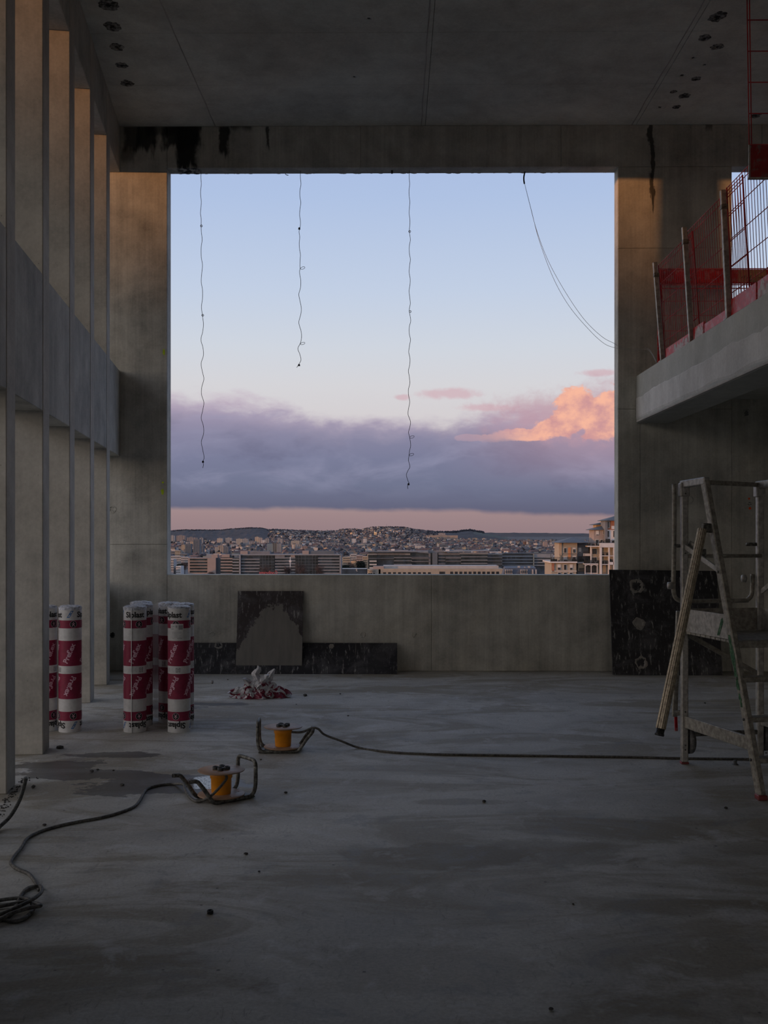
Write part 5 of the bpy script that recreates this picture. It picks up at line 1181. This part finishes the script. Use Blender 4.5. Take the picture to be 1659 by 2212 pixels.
MB().bar(lp(0, 0, .20), lp(WD, 0, .20), .03, .03, b=.004).build('rear_crossbar', m_steel, lad)
MB().bar(lp(.0, .31, 1.925), lp(WD, .0, 1.925), .02, .03, b=.003).build('safety_bar', m_alu2, lad)
MB().tube([lp(.02, .02, 1.43), lp(WD, .02, 1.43)], .0135, 10).build('mid_rail', m_alu2, lad)
u = [lp(-.05, -.05, 1.93), lp(-.05, -.05, 1.6), lp(-.055, -.05, 1.25), lp(-.055, -.05, 1.19), lp(-.04, -.05, 1.14), lp(.0, -.05, 1.117), lp(.05, -.05, 1.115), lp(.46, -.05, 1.115), lp(.5, -.05, 1.12), lp(.53, -.05, 1.15), lp(.538, -.05, 1.2), lp(.54, -.05, 1.30)]
MB().tube(smooth_path(u, 5), .0155, 10).build('gate_tube', m_alu2, lad)
for (w_, z) in ((-.055, 1.225), (.50, 1.27)): MB().lathe([(.001, 0), (.024, .002), (.026, .03), (.012, .036)], 14, M=Matrix.Translation(lp(w_ - .045, -.05, z)) @ Matrix.Rotation(pi / 2, 4, 'Y')).build('clamp_knob', m_alu, lad)
for (w_, d, z) in ((-.03, 0, 1.50), (.50, .02, 1.51)): MB().tube([lp(w_ - .03, d - .03, z), lp(w_ + .05, d - .03, z)], .012, 8).build('pivot_bolt', m_steel, lad)
for (w_, d, z) in [(0, 0, .1), (0, 0, .13), (0, 0, .36), (0, 0, 1.0), (0, 0, 1.45), (0, .001, 1.86)]:
    MB().tube([lp(w_, d, z) + Vector((0, -.025, 0)), lp(w_, d, z) + Vector((0, -.031, 0))], .006, 8).build('rivet', m_steel, lad)
for z in (.22, .45, .69, 1.34, 1.6):
    q = lp(0, ST(z), z); MB().tube([q + LW * -.018, q + LW * -.026], .009, 8).build('rivet', m_steel, lad)
# green paint smears on stile and toe board
for (z0, z1, wd) in ((.62, .95, .02), (.52, .60, .012)):
    mb = MB(); n = 12; A = []; B_ = []
    for k in range(n + 1):
        z = z0 + (z1 - z0) * k / n; q = lp(0, ST(z), z) + LW * -.0215; h = wd * (1 + .8 * mnoise.noise(Vector((k * .8, z0, 0)))); A.append(tuple(q + LD * -h)); B_.append(tuple(q + LD * h * .8))
    sub_strip(mb, A, B_, 0); mb.build('paint_smear', m_green, lad)
mb = MB(); mb.add([tuple(lp(-.0045, d, z)) for d, z in ((.47, .93), (.50, .93), (.53, .985), (.55, 1.02), (.54, 1.05), (.52, 1.035), (.50, .99))], [tuple(range(7))]); mb.build('paint_smear', m_green, lad)
# stabilisers
st0 = lp(-.02, ST(1.62) - .01, 1.62); tp = pt(1517, 1143, 6.93); ft = pt(1427, 1574, 6.72)
MB().bar(st0 + LW * .03, Vector(tp) + Vector((-.0, 0, .01)), .03, .06, b=.004).build('hinge_bracket', m_steel, lad)
N = 60; mb = MB(); a, b_ = Vector(tp), Vector(ft); dd = (b_ - a)
u1 = dd.normalized().orthogonal(); 
vs = []; fs = []; n = 28
for j, q in enumerate((0, .14, 1.0)):
    for k in range(n):
        an = 2 * pi * k / n; rr = (.021 if j < 2 else .0225) * (1.0 if k % 2 else .9); e1 = u1; e2 = dd.normalized().cross(u1); vs.append(tuple(a + dd * q + (e1 * cos(an) + e2 * sin(an)) * rr))
for j in range(2):
    for k in range(n): fs.append((j * n + k, j * n + (k + 1) % n, (j + 1) * n + (k + 1) % n, (j + 1) * n + k))
fs.append(tuple(range(n))); mb.add(vs, fs); mb.build('stabiliser_tube', m_ribbed, lad)
e_ = dd.normalized(); MB().tube([b_ - e_ * .01, b_ + e_ * .03, b_ + e_ * .032, b_ + e_ * .045], [.027, .027, .031, .029], 16).build('rubber_cap', m_socket, lad)
q0 = pt(1466, 1320, 7.47); q1 = pt(1457, 1548, 7.47); MB().bar(q0, q1, .034, .03, (0, 1, 0), b=.003).build('rear_stabiliser', m_alu2, lad)
q2 = pt(1456, 1546, 7.50); q3 = pt(1461, 1579, 7.50); MB().bar(pt(1458, 1500, 7.50), q3, .02, .012, (0, 1, 0), b=.002).build('red_strap', m_red, lad)
MB().bar(pt(1460, 1540, 7.44), pt(1474, 1539, 7.40), .05, .035, b=.004).build('hinge_bracket', m_steel, lad)
MB().bar(lp(.035, 0, 1.52), lp(.10, .10, 1.45), .012, .04, b=.002).build('latch_arm', m_alu, lad); MB().bbox(-.02, .02, -.02, .02, -.03, .03, .003, M=Matrix.Translation(lp(.09, .09, 1.45))).build('latch_block', m_steel, lad)
MB().tube([lp(.05, .05, 1.45), lp(.05, .05, 1.36)], .006, 6).build('hanging_clip', m_alu, lad)
MB().bar(lp(WD, ST(.32), .40), lp(WD, .2, .52), .012, .05, b=.002).build('fold_brace', m_alu2, lad)

# ---- red edge protection on the mezzanine
def mesh_panel(name, X, y0, y1, z0, z1, lab, lean=0.0, pitch=.066, rows=(.0, .2, .4, .6, .8, .95, 1.0), mi=0):
    root = empty(name, (X, (y0 + y1) / 2, z0), 0, lab, 'safety barrier', 'red mesh barriers along the mezzanine edge')
    H = z1 - z0; y0 -= (y0 + y1) / 2 * 0; cy = (y0 + y1) / 2; a, b_ = y0 - cy, y1 - cy
    n = int((b_ - a) / pitch); mb = MB()
    for k in range(1, n):
        y = a + (b_ - a) * k / n; mb.tube([(0, y, 0), (lean, y, H)], .0028, 4, cap=False)
    mb.build('vertical_wires', m_redwire, root, kind='stuff').name = 'wire_mesh'
    for q in rows: MB().tube([(lean * q + .004, a, H * q), (lean * q + .004, b_, H * q)], .0038, 5).build('cross_wire', m_redwire, root)
    for y in (a, b_): MB().tube([(0, y, 0), (lean, y, H)], .0065, 6).build('end_wire', m_redwire, root)
    return root
mesh_panel('mesh_barrier', MX + .085, 9.95, 11.22, MZ + .02, 4.40, 'farthest red mesh barrier panel between the first two posts', -.075)
mesh_panel('mesh_barrier', MX + .10, 8.60, 10.28, MZ + .03, 4.47, 'middle red mesh barrier panel overlapping the farthest one', -.065)
mesh_panel('mesh_barrier', MX + .115, 7.25, 9.1, MZ + .03, 4.53, 'near red mesh barrier panel cut by the right edge of the photo', -.05)
for k, (Y, z1, xl, lab) in enumerate([(11.18, 4.42, -.08, 'farthest leaning post of the mezzanine barrier'), (10.1, 4.48, -.07, 'middle post of the mezzanine barrier'), (8.98, 4.47, -.05, 'nearest post of the mezzanine barrier'), (7.86, 4.5, -.05, 'post just outside the right edge of the photo')][:3]):
    root = empty('barrier_post', (MX + .045, Y, MZ), 0, 'galvanised ' + lab, 'post', 'galvanised barrier posts'); H = z1 - MZ
    MB().bar((0, 0, 0), (xl, 0, H), .045, .04, (0, 1, 0), b=.004).build('post_tube', m_galv, root); MB().bar((xl * .85, 0, H * .85), (xl * .85, 0, H * .89), .054, .05, (0, 1, 0), b=.003).build('clamp_collar', m_steel, root)
    MB().bbox(-.035, .035, -.04, .04, 0, .01, .002).build('base_plate', m_galv, root)
def toe(Y0_, Y1_, h, mats, lab, x=MX + .055, txt=None, jag=0):
    root = empty('toe_board', (x, (Y0_ + Y1_) / 2, MZ), 0, lab, 'toe board', 'red and white toe boards on the mezzanine edge'); L_ = Y1_ - Y0_
    MB().bbox(0, .015, -L_ / 2, L_ / 2, 0, h, .003).build('board', mats[0], root)
    if len(mats) > 1:
        mb = MB(); n = 26; vs = []; A = []; B_ = []
        y0_, y1_ = (-L_ / 2 + .01, L_ * .1) if not txt else (-L_ / 2 + .02, L_ / 2 - .02)
        for k in range(n + 1):
            y = y0_ + (y1_ - y0_) * k / n; A.append((-.0012, y, .01)); B_.append((-.0012, y, min(h - .005, h * (.75 + .6 * mnoise.noise(Vector((k * .5, Y0_, 0)))))))
        sub_strip(mb, A, B_, 0); mb.build('white_patch', mats[1], root)
    if txt:
        v, f = text_geo(txt, h * .62, .004); mb = MB(); mb.add([(-.0024, -a, b2 + h * .45) for a, b2, _ in v], f); mb.build('lettering', m_blue if False else m_dkmark, root)
    return root
m_whitechip = plain('chipped_white_paint', (.55, .50, .50), .7, stain=(L(170, 40, 50), .6, 12))
toe(10.25, 11.1, .12, [m_red, m_whitechip], 'red toe board with worn white patch beside the farthest post'); toe(9.75, 10.2, .14, [m_red, m_whitechip], 'short white toe board end behind the middle post')
toe(9.05, 9.72, .11, [m_red], 'low red toe board between the middle and nearest posts'); toe(8.35, 9.0, .17, [m_red], 'pinkish red toe board right of the nearest post', MX + .058)
toe(7.35, 8.32, .17, [m_red, m_whitechip], 'white lettered toe board at the right edge of the photo', MX + .06, 'VINCI')
# small red tub behind the posts
p = pt(1478, 742, 10.45); mb = MB(); mb.lathe([(.0, 0), (.075, 0), (.09, .17), (.094, .175), (.085, .17), (.07, .01)], 20); o = mb.build('red_bucket', m_red); o.location = (MX + .20, 10.42, MZ); tag(o, 'small red plastic bucket behind the middle mezzanine post', 'bucket')
# cross barrier before the far window
XB0 = px_x(1424, 11.85); XB1 = 5.2; root = empty('cross_barrier', (XB0, 11.85, MZ), 0, 'red solid topped barrier across the window behind the mesh', 'safety barrier')
zb0 = EYE + (HY - 614) * 11.85 / F - MZ; zb1 = EYE + (HY - 583) * 11.85 / F - MZ
MB().bbox(0, XB1 - XB0, 0, .03, zb0, zb1, .012).build('top_panel', m_red, root)
for zz in (zb1 + .008, zb0 - .01, zb0 - .05): MB().tube([(0, .015, zz), (XB1 - XB0, .015, zz)], .006, 6).build('rail', m_redwire, root)
for x in (.015, .80, 1.05, XB1 - XB0 - .02): MB().bar((x, .035, 0), (x, .035, zb1), .03 if x in (.80,) else .05, .02, (0, 1, 0)).build('upright', m_red, root)
mb = MB(); n = int((XB1 - XB0) / .065)
for k in range(n): mb.tube([(.06 + k * .065, .02, .06), (.06 + k * .065, .02, zb0)], .0025, 4, cap=False)
mb.build('wire_mesh', m_redwire, root, kind='stuff')
for zz in (.08, .28, .45, .62, .78): MB().tube([(0, .02, zz), (XB1 - XB0, .02, zz)], .0035, 5).build('cross_wire', m_redwire, root)
xl0 = px_x(1594, 11.85) - XB0; xl1 = px_x(1654, 11.85) - XB0
st_ = MB().box(xl0, xl1, -.003, 0, zb0 + .015, zb1 - .01).build('label_plate', m_sticker, root)
mb = MB()
for k in range(5):
    x = xl0 + .03 + k * .032; mb.bar((x, -.0045, zb0 + .05), (x + .022, -.0045, zb0 + .075 + .02 * (k % 2)), .002, .006)
mb.bar((xl0 + .22, -.0045, zb0 + .065), (xl0 + .28, -.0045, zb0 + .065), .002, .006); mb.bar((xl0 + .262, -.0045, zb0 + .078), (xl0 + .28, -.0045, zb0 + .065), .002, .006); mb.bar((xl0 + .262, -.0045, zb0 + .052), (xl0 + .28, -.0045, zb0 + .065), .002, .006)
mb.build('marking', m_dkmark, st_)
# tall barrier with a solid kick panel standing higher up at the right edge
YG = 8.05; a = pt(1619, 387, YG); root = empty('tall_mesh_gate', (a.x, YG, a.z), 0, 'tall red wire gate with a solid lower panel at the top right corner', 'gate')
W_ = 1.25; hp_ = (387 - 313) * YG / F; HT = 1.75; ln = -(7.0) * YG / F / 1.1
gx = lambda z: ln * z * .55
MB().bbox(0, W_, .0, .004, .012, hp_, .001).build('kick_panel', plain('scuffed_red_panel', L(150, 36, 40), .6, stain=((.16, .14, .13), .8, 9)), root)
MB().bbox(-.01, W_, -.008, .02, 0, .014, .003).build('bottom_rail', m_galv, root); MB().bar((0, .002, 0), (0, .002, hp_), .012, .012, (0, 1, 0)).build('panel_edge', m_galv, root)
for x in (.0, .018, W_ - .02, W_): MB().tube([(x, .008, hp_ * (1 if x < .1 else 1)), (x + gx(HT) , .008, HT)], .0045, 6).build('upright_wire', m_redwire, root)
for k in range(6): z = hp_ + .004 + k * .235; MB().tube([(gx(z), .008, z), (W_ + gx(z), .008, z)], .0045, 6).build('cross_wire', m_redwire, root)
for x in (.35, .95): MB().tube([(x, .03, .0), (x, .03, -(a.z - MZ) + .01)], .022, 10).build('support_post', m_galv, root)

# ---- strings hanging from the lintel
def string(px, pts, lab, knots, ring=None):
    Y = D + WT * .5; root = empty('hanging_string', tuple(pt(px, 376, Y)), 0, lab, 'string', 'black knotted strings hanging in the opening'); o0 = Vector(pt(px, 376, Y)); z0 = OZ1 - o0.z
    P = [Vector((0, 0, z0))] + [Vector(pt(x, y, Y)) - o0 for x, y in pts]
    MB().tube(smooth_path(P, 6), .0030, 5).build('cord', m_string, root)
    for (x, y, kind) in knots:
        c = Vector(pt(x, y, Y)) - o0
        if kind == 'k': mb = MB(); blob(mb, (c.x, c.y, c.z - .014), .013, .028, n=8); mb.build('knot', m_string, root)
        elif kind == 'o': MB().tube([c + Vector((.011 * cos(a), 0, .011 * sin(a))) for a in [2 * pi * k / 12 for k in range(12)]], .0035, 6, closed=True).build('knot', m_string, root)
        else: MB().tube([c + Vector((.026 + .026 * cos(a), .004 * sin(a), .014 * sin(a) + .006 * cos(a))) for a in [2 * pi * k / 16 for k in range(16)]], .0024, 5, closed=True).build('loop', m_string, root)
def wig(x0, x1, y0, y1, amp, n, ph=0): return [(x0 + (x1 - x0) * k / n + amp * sin(k * 1.9 + ph), y0 + (y1 - y0) * k / n) for k in range(n + 1)]
string(434, wig(434, 434, 385, 487, 1.0, 8) + wig(435, 437, 500, 681, 1.5, 10) + wig(437, 438, 700, 988, 3.0, 17, 1) + [(438.5, 997), (439.5, 1004), (438, 1011)], 'leftmost knotted string, hanging low near the left jamb', [(435, 488, 'o'), (438, 681, 'o'), (438.5, 997, 'k')])
string(649, wig(649, 648, 385, 490, 1.2, 8) + wig(646, 649, 500, 574, 1.0, 6) + [(648.5, 580), (647, 588), (649.5, 605), (649, 622), (645.5, 636), (648.5, 652), (651, 668), (649, 682), (645.5, 697), (650, 714), (651.5, 727), (649, 741), (643.5, 753), (648, 766), (650, 778), (646, 786), (641, 794)], 'middle left knotted string, shortest of the three', [(646.5, 493, 'k'), (649, 579, 'l'), (649, 742, 'l'), (646, 788, 'k')])
string(884, wig(884, 885, 385, 499, 1.0, 9) + wig(885, 885, 505, 670, 1.4, 12) + wig(885.5, 883, 680, 895, 1.8, 16) + [(886.5, 910), (885.5, 922), (882.5, 934), (885, 945), (887, 962), (884.5, 975), (883.5, 984), (882.5, 995), (885.5, 1008), (881, 1017), (878, 1026), (881, 1038), (883.5, 1044), (880.5, 1050), (881, 1056)], 'right knotted string, longest of the three', [(885, 500, 'o'), (886, 673, 'o'), (885, 944, 'l'), (884, 982, 'l'), (882.5, 1045.5, 'k')])
# black cable stub and the two pale wires
Y = D + WT * .5; q = [tuple(pt(x, y, Y)) for x, y in ((1134, 371), (1131.8, 381), (1131.6, 389), (1132.8, 397))]
o = MB().tube(smooth_path(q, 6), .0085, 10).build('cable_stub', m_string); tag(o, 'short black cable stub curling from the lintel at right', 'cable')
w1_ = [(1133, 396), (1144, 440), (1160, 500), (1185, 565), (1222, 632), (1262, 690), (1300, 727), (1327, 742)]; w2_ = [(1133, 396), (1148, 455), (1165, 520), (1195, 600), (1230, 662), (1275, 715), (1305, 742), (1327, 751)]
tail = [(1340, 750, 12.12), (1365, 755, 12.1), (1396, 752, 12.05), (1408, 762, 11.6), (1418, 782, 11.25)]
for i, wv in enumerate((w1_, w2_)):
    P = [tuple(pt(x, y, Y - .04 * max(0, k - 4))) for k, (x, y) in enumerate(wv)] + [tuple(pt(x, y + i * 3, yy)) for x, y, yy in tail]
    o = MB().tube(smooth_path(P, 8), .0022, 4).build('thin_wire', m_wirewhite); tag(o, ('upper' if i == 0 else 'lower') + ' pale wire drooping from the cable stub to the mezzanine', 'wire', 'pale wires drooping to the mezzanine')
q = [tuple(pt(x, y, Y)) for x, y in ((616, 374), (618, 377.5), (623, 378.5))]; o = MB().tube(smooth_path(q, 4), .004, 6).build('wire_tie', m_string); tag(o, 'tiny hooked wire end under the lintel left of the short string', 'wire')
p = pt(847, 374, Y); o = MB().tube([(p.x, Y, OZ1), (p.x - .002, Y, OZ1 - .035)], .012, 8).build('lintel_bolt', m_steel); tag(o, 'small bolt end under the middle of the lintel', 'bolt')

# ---- little things on the floor
p = ptz(454, 1973, 0); o = MB().lathe([(.0135, 0), (.0135, .012), (.0125, .0135), (.0095, .0135), (.009, .001), (.0001, .001)], 24).build('plastic_ring', m_black); o.location = p; tag(o, 'small black plastic ring lying in the left foreground', 'ring')
p = ptz(1588, 1652, 0); mb = MB(); mb.lathe([(.022, 0), (.020, .006), (.0125, .010), (.0125, .030), (.010, .032)], 14); o = mb.build('grey_plug', plain('grey_plastic', (.13, .14, .15), .6)); o.location = p; tag(o, 'small grey plastic plug standing between the ladder legs', 'plug')
p = ptz(458, 1477, 0); o = MB().tube([(0, 0, 0), (.004, 0, .035)], .011, 8).build('steel_pin', m_greypr); o.location = p; tag(o, 'short grey pin standing on the floor before the long board', 'pin')
labs = ['on the wet floor left of the near reel', 'right of the crumpled wrap', 'by the base of the nearest visible column', 'on the bare floor before the ladder', 'in the middle foreground', 'in front of the near cable reel']
peb = [(199, 1668, .016, 0), (211, 1664, .012, 0), (659, 1504, .025, 1), (130, 1617, .03, 2), (617, 1714, .014, 5), (563, 1642, .010, 5), (752, 1547, .010, 1), (1523, 1520, .012, 3), (1046, 1733, .016, 3), (531, 1846, .012, 4), (560, 1884, .007, 4), (1238, 1954, .007, 4), (1190, 2182, .01, 4), (264, 1697, .016, 0), (72, 1702, .018, 0),
       (96, 1784, .014, 0), (1568, 1747, .012, 3), (460, 1474, .01, 1), (492, 1469, .01, 1), (640, 1522, .008, 1), (735, 1500, .012, 1), (1655, 1628, .01, 3), (245, 1665, .008, 0)]
for i, (x, y, s, l) in enumerate(peb):
    p = ptz(x, y, 0); bm = bmesh.new(); bmesh.ops.create_icosphere(bm, subdivisions=1, radius=1)
    for v in bm.verts: v.co *= 1 + .35 * mnoise.noise(v.co * 1.5 + Vector((i * 3, 0, 0)))
    mb = MB(); mb.addbm(bm, M=Matrix.Diagonal((s, s * .8, s * .5, 1))); zmin = min(v[2] for v in mb.v); o = mb.build('rubble_crumb', m_rubble); o.location = (p.x, p.y, -zmin); o.rotation_euler = (0, 0, i)
    tag(o, 'dark crumb of rubble ' + labs[l], 'rubble', 'crumbs of rubble ' + labs[l])
# a fringe of crumbs along the near left column foot
mb = MB()
for i in range(160):
    y = RND.uniform(5.5, 6.9); x = -1.469 - .137 * y + RND.uniform(-.02, .10) * RND.random() + .02
    blob(mb, (x, y, 0), RND.uniform(.002, .009), RND.uniform(.003, .009), n=5)
tag(mb.build('column_foot_grit', m_rubble), 'grit and crumbs scattered along the foot of the near left column', 'grit', kind='stuff')
